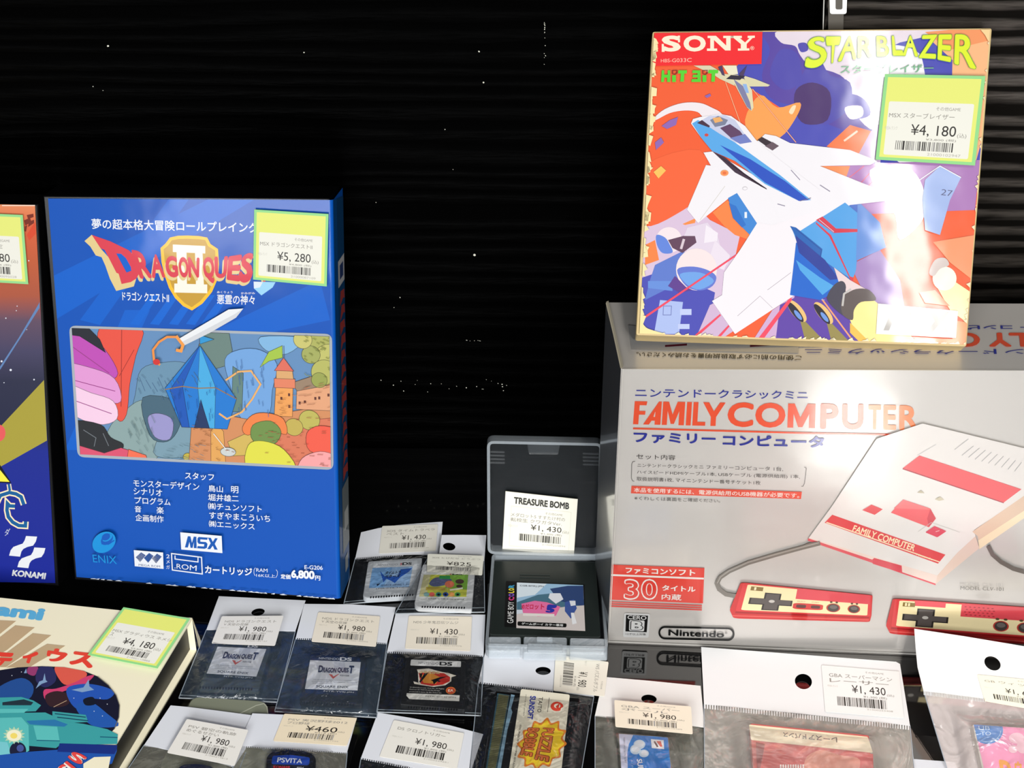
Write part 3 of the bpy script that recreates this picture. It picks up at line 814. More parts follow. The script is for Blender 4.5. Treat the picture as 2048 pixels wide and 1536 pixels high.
p.poly([(.560, 1), (.560, 0), (.583, 0), (.604, .58), (.628, 0), (.655, 0), (.655, 1), (.634, 1), (.634, .42), (.612, .97), (.597, .97), (.580, .42), (.580, 1)], ORED, FA, flat=True)
for t, x0, x1 in (('T', .834, .876), ('E', .884, .926), ('R', .936, .998)): p.text(t, (x0, 0, x1, 1), (240, 130, 70), FA, 0.03, flat=True)  # last letters coloured paler, the glare over them put into the ink
p.line([(1266, 857), (1640, 867), (1822, 870)], 3.4, ORED)
p.text('ファミリー', [(228, 970), (790, 985), (790, 1055), (232, 1043)], NAVY, f5, 0.035)
p.text('コンピュータ', [(838, 988), (1532, 1000), (1532, 1078), (836, 1062)], NAVY, f5, 0.035, flat=True)
p.text('セット内容', [(248, 1118), (514, 1128), (514, 1162), (248, 1154)], (70, 66, 62), f5, 0.0)
p.text('ニンテンドークラシックミニ ファミリーコンピュータ 1台,', [(255, 1184), (1250, 1208), (1250, 1238), (255, 1210)], GR, f5, 0.0)
p.text('ハイスピードHDMIケーブル1本, USBケーブル (電源供給用) 1本,', [(252, 1230), (1365, 1262), (1365, 1292), (252, 1258)], GR, f5, 0.0, flat=True)
p.text('取扱説明書1枚, マイニンテンドー番号チケット1枚', [(250, 1276), (1096, 1304), (1096, 1332), (250, 1304)], GR, f5, 0.0, flat=True)
p.line([(240, 1170), (224, 1172), (217, 1188), (214, 1285), (222, 1303), (234, 1306)], 1.0, GR, f5)
p.line([(1393, 1208), (1408, 1216), (1404, 1262), (1396, 1320), (1386, 1340), (1374, 1340)], 1.0, GR, f5)
p.poly([(215, 1338), (1378, 1378), (1372, 1427), (211, 1388)], (232, 84, 62), f5)
p.text('本品を使用するには、電源供給用のUSB機器が必要です。', [(232, 1349), (1362, 1388), (1360, 1420), (230, 1380)], (240, 236, 226), f5, 0.008)
p.text('※くわしくは裏面をご確認ください。', [(235, 1408), (820, 1428), (820, 1452), (235, 1434)], GR, f5, 0.0)
p.poly([(107, 576), (930, 606), (917, 921), (90, 888)], (226, 62, 48), f7)
p.poly([(102, 660), (925, 692), (924, 708), (101, 676)], (236, 228, 222), f7)
p.text('ファミコンソフト', [(228, 600), (850, 622), (848, 678), (228, 652)], (240, 236, 230), f7, 0.03)
for y in (903, 922, 941): p.poly([(90, y), (908, y + 33), (907, y + 44), (90, y + 11)], (232, 92, 84), f7, flat=True)
for t, x0, x1 in (('3', 212, 352), ('0', 366, 515)):
    q = [(x0, 700), (x1, 705), (x1 - 4, 892), (x0 - 2, 886)]
    p.text(t, q, (242, 236, 230), f7, 0.045); p.text(t, [(x0 + 10, 713), (x1 - 10, 718), (x1 - 14, 880), (x0 + 8, 874)], (224, 58, 46), f7, 0.012)
p.text('タイトル', [(553, 756), (852, 770), (850, 820), (553, 806)], (242, 236, 230), f7, 0.03); p.text('内蔵', [(550, 835), (726, 842), (724, 895), (548, 888)], (242, 236, 230), f7, 0.012, flat=True)
p.poly(rounded([(214, 1005), (446, 1013), (433, 1226), (205, 1220)], 18), (224, 224, 222), f7)
p.poly([(232, 1022), (428, 1030), (416, 1178), (226, 1170)], (16, 16, 16), f7)
p.outlined('CERO', [(246, 1026), (416, 1034), (412, 1068), (243, 1060)], (226, 226, 224), (16, 16, 16), f7, 0.02, 0.05)
p.poly(rounded([(262, 1068), (398, 1074), (392, 1170), (258, 1164)], 14), (226, 226, 224), f7)
p.outlined('B', [(280, 1078), (382, 1082), (376, 1160), (276, 1155)], (226, 226, 224), (50, 50, 50), f7, 0.04, 0.05)
p.text('12才以上対象', [(230, 1182), (410, 1188), (410, 1208), (230, 1202)], (70, 70, 70), f7, 0.0)
def racetrack(p, x0, y0, x1, y1, sl, wd, col, M):
    pts = []
    r_ = (y1 - y0) / 2
    for k in range(13):
        a = -pi / 2 + pi * k / 12
        pts.append((x1 - r_ + r_ * cos(a), y0 + r_ + r_ * sin(a)))
    for k in range(13):
        a = pi / 2 + pi * k / 12
        pts.append((x0 + r_ + r_ * cos(a), y0 + r_ + r_ * sin(a)))
    p.line([(x, y + (x - x0) * sl) for x, y in pts], wd, col, M, closed=True)
racetrack(p, 528, 1130, 1190, 1233, 0.022, 3.6, (18, 18, 18), f7)
p.text('Nintendo', [(610, 1154), (1108, 1172), (1104, 1226), (608, 1208)], (18, 18, 18), f7, 0.028)
p.text('®', [(1112, 1174), (1134, 1175), (1134, 1194), (1112, 1193)], (60, 60, 60), f7, 0.0)
# printed picture: console
CW, CP = (234, 228, 222), (226, 66, 70)
p.poly([(80, 345), (290, 60), (700, -560), (1120, -700), (2230, -430), (2230, -150), (1590, 275), (1605, 330), (1440, 480), (1255, 690)], CW, f8)                 # top shell
p.poly([(80, 345), (1255, 690), (1240, 770), (75, 372)], (240, 218, 206), f8)
p.poly([(1255, 690), (1440, 480), (1605, 330), (1640, 440), (1240, 770)], (232, 206, 190), f8)
p.poly([(1575, 290), (2230, -165), (2230, -20), (1640, 425), (1625, 330)], (226, 196, 170), f8)
p.poly([(1630, 370), (2230, -20), (2230, 40), (1640, 450)], (246, 226, 190), f8)
p.poly([(75, 350), (660, 545), (680, 530), (930, 600), (935, 660), (1240, 765), (1240, 780), (920, 668), (660, 575), (70, 372)], (226, 90, 100), f8)
p.poly(rounded([(672, 528), (925, 602), (920, 664), (660, 582)], 14), (222, 74, 86), f8)
p.poly([(295, 135), (1330, 500), (1262, 582), (225, 208)], CP, f8)
p.poly([(245, 200), (1276, 562), (1270, 570), (238, 209)], (246, 226, 190), f8)
p.text('FAMILY COMPUTER', [(498, 228), (1062, 412), (1040, 470), (474, 286)], (250, 232, 190), f8, 0.02)
p.text('Nintendo', [(1070, 488), (1215, 535), (1210, 552), (1062, 503)], (250, 232, 190), f8, 0.0)
p.poly([(215, 1130), (1512, 1360), (1392, 1452), (100, 1232)] if False else [(815, 1130), (1512, 1360), (1392, 1450), (702, 1216)], (236, 92, 96), f6)
p.poly([(702, 1216), (1392, 1450), (1390, 1456), (700, 1224)], (176, 60, 70), f6)
p.poly([(705, 1430), (890, 1492), (928, 1560), (880, 1620), (620, 1520)], (236, 100, 104), f6); p.poly([(705, 1430), (890, 1492), (888, 1500), (640, 1490)], (240, 120, 122), f6)
p.poly([(890, 1492), (928, 1560), (880, 1620), (868, 1560)], (214, 76, 86), f6)
p.poly([(488, 1465), (565, 1497), (510, 1535), (425, 1503)], (222, 78, 82), f6)
p.poly(rounded([(1230, 238), (1340, 285), (1255, 342), (1145, 296)], 10), (224, 70, 92), f8)
p.line([(1240, 290), (1275, 280)], 1.2, (246, 200, 200), f8); p.line([(1080, 290), (1200, 205), (1460, 295)], 0.8, (200, 196, 190), f8)
for i in range(9): p.line([(1105 + 45 * i, 1130 + 13.5 * i), (1185 + 41 * i, 1065 + 14 * i)], 0.9, (176, 176, 176), f6)
p.line([(1055, 1090), (1150, 1018)], 0.9, (176, 176, 176), f6); p.line([(800, 1130), (930, 1055)], 0.8, (200, 200, 200), f6)
p.poly([(800, 1385), (825, 1368), (850, 1388)], (196, 186, 160), f6); p.poly([(920, 1430), (955, 1412), (985, 1432), (950, 1440)], (206, 196, 170), f6)
for dx in (0,): p.line([(0, 440), (80, 405), (150, 392)], 5.5, (120, 112, 104), f8)
p.line([(1960, 385), (1800, 425), (1560, 490), (1320, 560), (1150, 635), (1070, 690), (1040, 745), (1060, 795), (1120, 840), (1200, 855), (1245, 852)], 8.5, (128, 122, 114), f7)
p.line([(1950, 380), (1800, 420), (1560, 485), (1320, 555), (1150, 630), (1072, 686), (1044, 742)], 2.4, (168, 162, 154), f7)
p.line([(1720, 420), (1760, 500), (1840, 570), (1950, 630), (2160, 690)], 8, (110, 102, 96), f8)
# controllers
def pad(o, q, number, slit):
    """Picture of a flat control pad; q = corners of its cream face."""
    M = quad(q)
    p.poly(rounded([(-0.045, -0.06), (1.045, -0.06), (1.045, 1.0), (1.03, 1.32), (-0.03, 1.32), (-0.065, 1.02)], 0.05), (206, 44, 44), M)
    p.poly([(-0.03, 1.06), (1.02, 1.06), (1.02, 1.13), (-0.03, 1.13)], (170, 26, 30), M); p.line([(-0.04, 1.22), (1.02, 1.22)], 2.0, (232, 96, 90), M)
    p.poly(rounded([(-0.03, -0.05), (1.035, -0.05), (1.035, 1.05), (-0.03, 1.05)], 0.04), (222, 58, 60), M)
    p.poly(rounded([(0.0, 0.0), (1.0, 0.0), (1.0, 1.0), (0.0, 1.0)], 0.03), (250, 232, 180), M)
    if number == 1: p.poly([(0.345, -0.04), (1.02, -0.04), (1.02, 0.43), (0.345, 0.43)], (226, 74, 84), M)
    else:
        p.poly([(0.40, -0.04), (1.02, -0.04), (1.02, 0.46), (0.40, 0.46)], (226, 74, 84), M); p.poly([(0.1, -0.04), (0.3, -0.04), (0.3, 0.17), (0.1, 0.17)], (226, 74, 84), M)
        for i in range(7):
            for j in range(4): p.rect(0.42 + i * 0.028 + 0.01 * (j % 2), 0.06 + j * 0.1, 0.432 + i * 0.028 + 0.01 * (j % 2), 0.09 + j * 0.1, (150, 40, 48), M, flat=True)
    p.poly([(0.025, 0.06), (0.105, 0.06), (0.105, 0.22), (0.025, 0.22)], (140, 112, 50), M)
    for i in range(number): p.rect(0.055 + 0.02 * i - 0.008 * number, 0.08, 0.068 + 0.02 * i - 0.008 * number, 0.2, (250, 236, 190), M)
    for pad_, col in ((0.012, (40, 34, 30)), (0.0, (88, 80, 76))):
        p.poly([(0.135 - pad_, 0.3 - pad_ * 3), (0.225 + pad_, 0.3 - pad_ * 3), (0.225 + pad_, 0.52), (0.315 + pad_, 0.52), (0.315 + pad_, 0.72 + pad_ * 3), (0.225 + pad_, 0.72 + pad_ * 3), (0.225 + pad_, 0.93 + pad_ * 3), (0.135 - pad_, 0.93 + pad_ * 3), (0.135 - pad_, 0.72 + pad_ * 3), (0.045 - pad_, 0.72 + pad_ * 3), (0.045 - pad_, 0.52 - pad_), (0.135 - pad_, 0.52 - pad_)], col, M)
    p.ell(0.18, 0.6, 0.02, 0.06, (200, 194, 186), M)
    if number == 1:
        p.poly(rounded([(0.335, 0.6), (0.575, 0.6), (0.575, 0.86), (0.335, 0.86)], 0.06), (216, 56, 52), M)
        for x in (0.36, 0.475): p.poly(rounded([(x, 0.66), (x + 0.075, 0.66), (x + 0.075, 0.8), (x, 0.8)], 0.03), (96, 50, 46), M)
        p.text('SELECT', (0.36, 0.5, 0.425, 0.545), (196, 150, 110), M, 0.0); p.text('START', (0.475, 0.5, 0.54, 0.545), (196, 150, 110), M, 0.0, flat=True)
    for x in ((0.665, 0.86) if number == 1 else (0.655, 0.80)):
        s = 1.0 if number == 1 else 0.78
        p.ell(x, 0.72, 0.062 * s, 0.2, (190, 60, 52), M); p.ell(x, 0.72, 0.05 * s, 0.17, (70, 62, 58), M); p.ell(x, 0.68, 0.034 * s, 0.09, (110, 102, 98), M)
        p.ell(x - 0.025, 0.46, 0.012, 0.04, (90, 76, 50), M, flat=True); p.ell(x + 0.025, 0.46, 0.012, 0.04, (90, 76, 50), M, flat=True)
pad(p, [(1495.5, 1169), (1737, 1192), (1734.5, 1231), (1482, 1220)], 1, False)
pad(p, [(1799, 1201), (2120, 1222), (2116, 1276), (1792, 1252)], 2, True)
p.text('MODEL CLV-101', [(1468, 788), (1862, 800), (1860, 832), (1466, 820)], (120, 116, 112), f8, 0.0)
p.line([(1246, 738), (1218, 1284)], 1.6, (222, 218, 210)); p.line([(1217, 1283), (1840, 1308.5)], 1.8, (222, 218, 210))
p.build('carton', silver, SILVER)
# top flap print
p = Part(ftop, 0.0004)
UD = lambda x0, y0, x1, y1: [(x1, y1), (x0, y1), (x0, y0), (x1, y0)]     # lettering that faces the back
p.poly([(1263, 699), (1597, 706), (1597, 690), (1256, 650)], (176, 174, 172))
p.text('ご使用の前に必ず取扱説明書をお読みください。', [(1603, 721), (1272, 713), (1273, 704), (1603, 711)], (26, 26, 26), None, 0.008)
for x in (1330, 1500): p.poly([(x, 690), (x + 44, 687), (x + 44, 691), (x, 694)], (90, 26, 40))
p.text('ニンテンドークラシックミニ', [(2200, 709), (1610, 707), (1610, 697), (2198, 698)], NAVY, None, 0.012)
p.text('FAMILY COMPUTER', [(2200, 694), (1616, 693), (1616, 665), (2196, 665)], ORED, None, 0.035)
p.text('ファミリー コンピュータ', [(2196, 659), (1840, 659), (1840, 650), (2193, 650)], NAVY, None, 0.03)
p.line([(1242, 736.5), (1228, 672), (1212.5, 606)], 2.2, (226, 216, 190)); p.line([(1244, 737.5), (2300, 741.6)], 1.6, (226, 222, 214))
# the flap's own board, slightly raised at its left end
p.face([to_ for to_ in [(0, 0, 0.00035), (back[0][0], back[0][1], 0.00035), (back[0][0] + 0.0012, back[0][1], 0.0012), (0.0012, 0, 0.0012)]], lin((210, 200, 176)))
o = p.build('lid_print', silver, SILVER)
o.matrix_basis = fr.mat().inverted() @ ftop.mat()

# ------------------------------------------------------------------ square jet game box standing on it
ZT = lf[0][1] + 0.0012
INKG[0] = 0.66
TS = 0.018
zt = (on_table((0, 0)).z, )
zt = ftop.hit((1500, 690)).z + 0.0014
fr = leaning((1272, 671), (1933, 694), zt, ((1307, 64), (1982, 57)), TS, WALL_R)
jet = thing('game_box', fr, 'square worn game box with fighter jet picture, standing on the silver console box', 'game box')
JQ = [(1305, 63), (1984, 56), (1933, 693), (1272, 670)]
JL = [fr.loc(q) for q in JQ]
s1, s2, s3, s4 = Z(1260, 40, 5.12), Z(1600, 40, 4.5714), Z(1260, 320, 3.84), Z(1600, 320, 3.839)
p = Part(fr)
p.prism(rounded(JL, 0.0012, 3), -TS, 0.0, (222, 196, 140), 0.0005)
p.build('carton', jet, PAPER)
p = Part(fr, 0.0003)
OR, OR2, PU, PU2, PW, JW = (238, 92, 46), (244, 138, 72), (86, 66, 158), (72, 74, 176), (226, 212, 222), (236, 232, 236)
AQ = [(1308, 66), (1980, 59), (1931, 689), (1279, 667)]
p.poly(AQ, OR)
p.clip = AQ
# sky: violet cloud, pale cloud, orange glow
p.poly([(1460, 150), (1530, 60), (1990, 50), (1990, 350), (1700, 340), (1560, 285), (1540, 250), (1560, 215)], PU2)
p.blob([(1525, 64), (1540, 100), (1524, 150), (1540, 195), (1590, 212), (1620, 220), (1660, 250), (1740, 270), (1760, 230), (1730, 170), (1700, 150), (1650, 110), (1620, 60), (1570, 50)], PU)
p.blob([(1560, 60), (1562, 85), (1590, 92), (1600, 110), (1620, 130), (1680, 150), (1700, 180), (1720, 240), (1760, 260), (1790, 200), (1770, 100), (1900, 60), (1700, 50)], PW)
p.blob([(1700, 110), (1740, 140), (1745, 200), (1760, 280), (1810, 330), (1860, 300), (1850, 150), (1830, 100), (1760, 90)], (240, 236, 240))
for q in ([(1618, 130), (1640, 120), (1660, 150), (1700, 165), (1698, 215), (1650, 250), (1600, 230), (1590, 180)], [(1560, 100), (1595, 108), (1602, 160), (1570, 180), (1540, 150)], [(1700, 190), (1730, 200), (1740, 230), (1705, 235)], [(1596, 88), (1612, 86), (1616, 100), (1602, 104)]):
    p.blob(q, (78, 72, 168))
p.blob([(1592, 180), (1625, 165), (1660, 185), (1655, 240), (1610, 248), (1590, 220)], (72, 44, 104))
p.blob([(1690, 215), (1722, 212), (1725, 232), (1700, 238)], PW)
p.blob([(1555, 215), (1600, 205), (1592, 235), (1560, 275), (1510, 285), (1490, 240), (1520, 190)], (246, 158, 80))
p.blob([(1585, 212), (1592, 212), (1585, 228), (1578, 224)], (250, 220, 180))
p.poly([(1850, 70), (1985, 56), (1980, 220), (1950, 330), (1900, 330), (1905, 120)], (246, 182, 130))
p.poly([(1850, 64), (1920, 58), (1985, 57), (1983, 80), (1900, 100)], (240, 150, 96))
p.poly([(1653, 293), (1700, 250), (1742, 262), (1715, 312)], (244, 116, 60))
p.line([(1688, 282), (1715, 262)], 4, (250, 214, 190))
p.poly([(1715, 312), (1742, 262), (1770, 240), (1760, 330)], (196, 170, 206))
p.poly([(1640, 330), (1960, 320), (1950, 420), (1690, 430)], (170, 120, 180))
p.poly([(1635, 332), (1700, 332), (1690, 362), (1660, 350)], (244, 142, 86))
for a, b in (((1695, 358), (1728, 332)), ((1720, 368), (1745, 340)), ((1735, 374), (1758, 348))): p.line([a, b], 1.5, (226, 90, 110))
p.blob([(1740, 340), (1800, 330), (1840, 360), (1850, 430), (1800, 480), (1790, 430), (1760, 390)], (244, 240, 246))
# lower left: violet structures and pale ground
p.poly([(1270, 455), (1380, 400), (1420, 440), (1480, 470), (1460, 560), (1430, 620), (1270, 640)], (214, 190, 214))
p.blob([(1290, 330), (1400, 300), (1410, 380), (1350, 430), (1290, 452), (1280, 400)], (242, 98, 52))
p.poly([(1425, 425), (1455, 400), (1495, 440), (1500, 480), (1470, 470), (1448, 452)], (246, 130, 66)); p.poly([(1365, 448), (1392, 436), (1390, 446), (1370, 450)], (246, 140, 70))
p.poly([(1290, 490), (1310, 480), (1318, 520), (1290, 530)], (246, 130, 66))
p.poly([(1270, 560), (1330, 540), (1430, 585), (1420, 650), (1380, 680), (1270, 670)], PU2)
p.poly([(1310, 530), (1370, 500), (1350, 570), (1290, 600), (1300, 560)], (92, 120, 200))
p.poly([(1296, 562), (1345, 562), (1345, 582), (1296, 576)], (100, 140, 214))
p.poly([(1375, 455), (1415, 445), (1435, 470), (1440, 490), (1460, 510), (1455, 530), (1380, 520), (1365, 480)], (222, 208, 224))
p.poly([(1412, 450), (1436, 466), (1434, 482), (1408, 486)], (236, 228, 236))
p.poly([(1430, 480), (1460, 512), (1448, 540), (1415, 528)], (230, 218, 230))
p.ell(1338, 480, 26, 26, (238, 222, 226)); p.blob([(1313, 470), (1330, 475), (1340, 490), (1345, 505), (1325, 506), (1314, 490)], (96, 130, 214))
p.poly([(1336, 480), (1366, 472), (1390, 472), (1393, 485), (1365, 506), (1345, 496)], (96, 62, 86)); p.line([(1362, 498), (1368, 478)], 5, (214, 196, 206))
p.ell(1393, 539, 41, 42, (240, 222, 222)); p.blob([(1354, 540), (1380, 533), (1410, 538), (1432, 552), (1425, 572), (1400, 581), (1372, 572)], (98, 118, 204)); p.blob([(1360, 548), (1400, 545), (1428, 562), (1400, 579), (1375, 570)], (110, 160, 226))
p.poly([(1336, 572), (1350, 552), (1372, 574), (1385, 580), (1360, 586)], (92, 58, 140))
p.poly([(1320, 600), (1366, 604), (1358, 668), (1308, 668)], (170, 186, 232)); p.line([(1327, 612), (1343, 612), (1342, 630), (1326, 630)], 1.2, (100, 110, 170), closed=True)
p.rect(1360, 618, 1383, 630, (190, 200, 236)); p.rect(1356, 648, 1379, 658, (190, 200, 236), flat=True)
p.poly([(1420, 610), (1440, 600), (1470, 660), (1440, 680), (1390, 680)], (206, 178, 208))
# right lower: violet dusk, rockets, engine glare
p.poly([(1585, 580), (1640, 560), (1700, 620), (1740, 690), (1500, 690), (1540, 650)], (92, 62, 160))
p.poly([(1500, 690), (1545, 620), (1590, 590), (1560, 690)], (206, 170, 206))
p.poly([(1550, 690), (1560, 610), (1640, 570), (1760, 690)], (94, 64, 162))
p.poly([(1700, 530), (1760, 500), (1800, 560), (1810, 620), (1740, 610)], (160, 130, 186))
p.poly([(1640, 400), (1720, 400), (1715, 520), (1700, 560), (1650, 540)], (74, 110, 196))
p.line([(1620, 566), (1712, 690)], 3, (244, 160, 110)); p.line([(1585, 590), (1650, 600)], 1.2, (130, 170, 230))
for x, y in ((1592, 622), (1645, 626)):
    p.poly([(x + 8, y + 18), (x + 20, y + 22), (x + 62, y + 66), (x + 20, y + 66)], (150, 136, 76))
    p.ell(x + 2, y, 27, 11, (232, 190, 120), rot=50); p.ell(x - 1, y + 2, 25, 7, (40, 34, 50), rot=52); p.ell(x + 4, y + 8, 12, 4, (110, 150, 220), rot=52)
for q in ([(1288, 633), (1480, 503), (1480, 507), (1288, 638)], [(1390, 670), (1440, 628), (1442, 631), (1396, 672)], [(1434, 674), (1457, 650), (1459, 653), (1440, 675)], [(1514, 680), (1582, 592), (1584, 600), (1524, 682)]): p.poly(q, (238, 72, 96), flat=True)
p.blob([(1700, 640), (1712, 605), (1740, 596), (1790, 640), (1830, 690), (1740, 690)], (252, 232, 150))
p.poly([(1700, 645), (1745, 690), (1725, 690), (1700, 665)], (246, 190, 80))
p.poly([(1905, 560), (1950, 590), (1940, 650), (1900, 620), (1866, 560), (1870, 540)], (252, 240, 180)); p.ell(1889, 557, 24, 24, (252, 244, 220))
p.poly([(1866, 484), (1950, 470), (1945, 560), (1900, 525)], (240, 150, 104)); p.poly([(1838, 585), (1870, 580), (1900, 612), (1850, 606)], (240, 150, 110))
p.blob([(1858, 545), (1870, 520), (1890, 516), (1898, 530), (1880, 538), (1868, 552)], (206, 190, 184))
p.poly([(1905, 640), (1935, 645), (1930, 690), (1820, 690), (1830, 676), (1905, 678)], (240, 160, 110))
# small pale jet, top left
p.line([(1451, 164), (1500, 300)], 1.6, (246, 170, 130)); p.line([(1505, 178), (1592, 285)], 1.6, (246, 170, 130))
p.poly([(1387, 131), (1420, 131), (1436, 140), (1462, 155), (1470, 172), (1440, 158), (1428, 150)], (214, 206, 172))
p.poly([(1445, 131), (1473, 131), (1476, 148), (1458, 150)], (232, 226, 196)); p.poly([(1490, 152), (1510, 158), (1540, 170), (1536, 173), (1500, 173), (1485, 160)], (216, 208, 168))
p.poly([(1436, 134), (1444, 131), (1450, 152), (1444, 150)], (72, 56, 92)); p.poly([(1494, 131), (1487, 152), (1490, 160), (1478, 148)], (72, 56, 92))
p.poly([(1450, 148), (1476, 150), (1494, 165), (1504, 180), (1507, 215), (1503, 222), (1494, 215), (1470, 170)], (222, 212, 172))
p.poly([(1467, 158), (1486, 172), (1500, 205), (1503, 221), (1494, 214), (1476, 178)], (124, 124, 160)); p.poly([(1485, 168), (1493, 168), (1498, 186), (1492, 186)], (140, 176, 226))
p.poly([(1452, 158), (1462, 150), (1490, 152), (1480, 160)], (40, 34, 52))
# vapour arc
p.blob([(1308, 236), (1330, 218), (1365, 206), (1400, 206), (1425, 216), (1442, 226), (1455, 248), (1410, 236), (1395, 224), (1370, 221), (1340, 226), (1312, 240)], (236, 226, 230))
for q in ([(1323, 252), (1340, 240), (1356, 234), (1352, 250), (1334, 258)], [(1310, 285), (1322, 275), (1328, 285), (1312, 300)], [(1409, 192), (1420, 187), (1422, 192), (1414, 196)]): p.poly(q, (140, 100, 176))
p.poly([(1307, 344), (1322, 332), (1332, 341), (1317, 357)], (248, 190, 90))
# large white and blue jet
p.poly([(1407, 305), (1425, 303), (1560, 380), (1600, 440), (1690, 460), (1560, 540), (1500, 470)], JW)                   # left intake and root
p.poly([(1412, 330), (1450, 335), (1478, 380), (1396, 446), (1374, 419)], JW); p.line([(1400, 440), (1450, 372)], 1.0, (206, 200, 190))
p.poly([(1456, 396), (1474, 386), (1515, 448), (1500, 470), (1470, 440)], (60, 132, 208)); p.poly([(1458, 406), (1472, 412), (1492, 450), (1484, 455), (1466, 436)], (40, 110, 196)); p.rect(1489, 424, 1494, 436, (226, 232, 240))
p.poly([(1425, 303), (1450, 315), (1520, 372), (1600, 402), (1545, 385), (1470, 345)], (60, 40, 60))
p.poly([(1512, 285), (1530, 268), (1552, 272), (1580, 286), (1700, 300), (1755, 322), (1740, 330), (1640, 332), (1760, 380), (1790, 400), (1700, 410), (1620, 470), (1560, 440), (1500, 300)], JW)   # right wing
p.poly([(1545, 450), (1640, 420), (1690, 420), (1600, 470), (1590, 590), (1470, 668), (1424, 602), (1444, 590), (1448, 545), (1480, 500), (1515, 445)], (238, 232, 236))             # left wing
p.line([(1475, 632), (1520, 592)], 0.9, (170, 160, 170)); p.line([(1535, 580), (1582, 545)], 0.9, (170, 160, 170)); p.line([(1520, 592), (1545, 616)], 0.9, (190, 180, 190))
p.poly([(1582, 452), (1600, 462), (1690, 405), (1720, 430), (1712, 540), (1705, 560), (1660, 530), (1592, 480)], (80, 158, 222))                                                 # left fin (blue)
p.poly([(1715, 410), (1722, 408), (1760, 445), (1772, 495), (1712, 522)], (98, 140, 210))
p.poly([(1850, 360), (1880, 332), (1922, 355), (1900, 400), (1880, 470), (1850, 460), (1845, 400)], (160, 180, 226)); p.line([(1832, 365), (1880, 332), (1922, 355)], 1.6, (240, 240, 246))
p.text('27', [(1884, 378), (1906, 381), (1904, 393), (1881, 390)], (90, 94, 130), bold=0.0)
p.poly([(1632, 440), (1645, 433), (1672, 457), (1715, 458), (1715, 464), (1668, 466)], (210, 54, 74)); p.poly([(1632, 444), (1662, 470), (1700, 553), (1707, 555), (1706, 562), (1702, 562), (1658, 472), (1632, 448)], (210, 54, 74)); p.line([(1638, 439), (1668, 464)], 1.2, (200, 200, 220))
p.poly([(1580, 452), (1592, 455), (1645, 498), (1642, 514), (1600, 488)], (30, 96, 176)); p.line([(1592, 458), (1643, 500), (1641, 514)], 1.4, (20, 74, 150))
p.poly([(1592, 485), (1660, 530), (1680, 560), (1660, 590), (1640, 600), (1580, 590), (1586, 540)], (26, 100, 200)); p.poly([(1592, 520), (1640, 555), (1668, 572), (1645, 590), (1600, 540)], (80, 164, 224)); p.poly([(1590, 470), (1650, 520), (1678, 558), (1660, 560), (1598, 505)], (40, 60, 150))
p.poly([(1668, 535), (1700, 560), (1735, 580), (1745, 600), (1700, 590), (1680, 572)], (230, 206, 206))
p.blob([(1655, 590), (1668, 570), (1684, 562), (1692, 575), (1684, 610), (1690, 632), (1672, 620), (1656, 602)], (70, 66, 80)); p.blob([(1690, 590), (1712, 578), (1738, 580), (1752, 600), (1722, 604), (1708, 620), (1705, 640), (1686, 630), (1682, 606)], (96, 84, 82)); p.line([(1685, 612), (1688, 588), (1702, 578)], 4, (196, 190, 186))
p.poly([(1382, 247), (1386, 238), (1400, 234), (1440, 228), (1462, 232), (1490, 252), (1512, 280), (1560, 320), (1640, 380), (1600, 402), (1520, 340), (1440, 305), (1424, 300), (1402, 275)], JW)  # nose
p.poly([(1384, 247), (1396, 240), (1418, 252), (1470, 285), (1560, 350), (1622, 400), (1598, 402), (1530, 368), (1470, 322), (1424, 302), (1402, 275)], (86, 164, 226)); p.poly([(1440, 290), (1500, 318), (1570, 362), (1618, 400), (1598, 402), (1530, 365)], (34, 78, 188))
p.poly([(1404, 240), (1418, 232), (1450, 230), (1470, 240), (1500, 284), (1470, 285), (1440, 268), (1420, 255)], (196, 200, 224)); p.poly([(1420, 240), (1436, 232), (1456, 240), (1450, 250), (1430, 254)], (120, 126, 150)); p.poly([(1440, 256), (1460, 248), (1480, 262), (1486, 270), (1462, 276)], (92, 60, 96)); p.poly([(1425, 236), (1440, 234), (1446, 242), (1430, 246)], (232, 170, 100))
p.poly([(1460, 276), (1490, 268), (1504, 284), (1480, 288)], (112, 124, 190)); p.poly([(1394, 246), (1404, 240), (1420, 252), (1418, 255)], (66, 40, 60))
p.poly([(1515, 280), (1524, 274), (1558, 292), (1545, 301)], (50, 36, 46)); p.poly([(1530, 292), (1545, 284), (1558, 292), (1545, 301)], (100, 80, 90))
p.ell(1413, 270, 4, 3, (206, 70, 60)); p.ell(1449, 346, 8, 6, (240, 150, 90)); p.ell(1449, 346, 4, 3, (230, 110, 60)); p.ell(1490, 377, 5, 3.5, (206, 200, 206)); p.ell(1490, 377, 4, 2.5, JW)
for a, b in (((1555, 408), (1570, 412)), ((1640, 370), (1660, 383)), ((1582, 340), (1600, 360)), ((1600, 402), (1622, 396))): p.line([a, b], 1.2, (120, 110, 140))
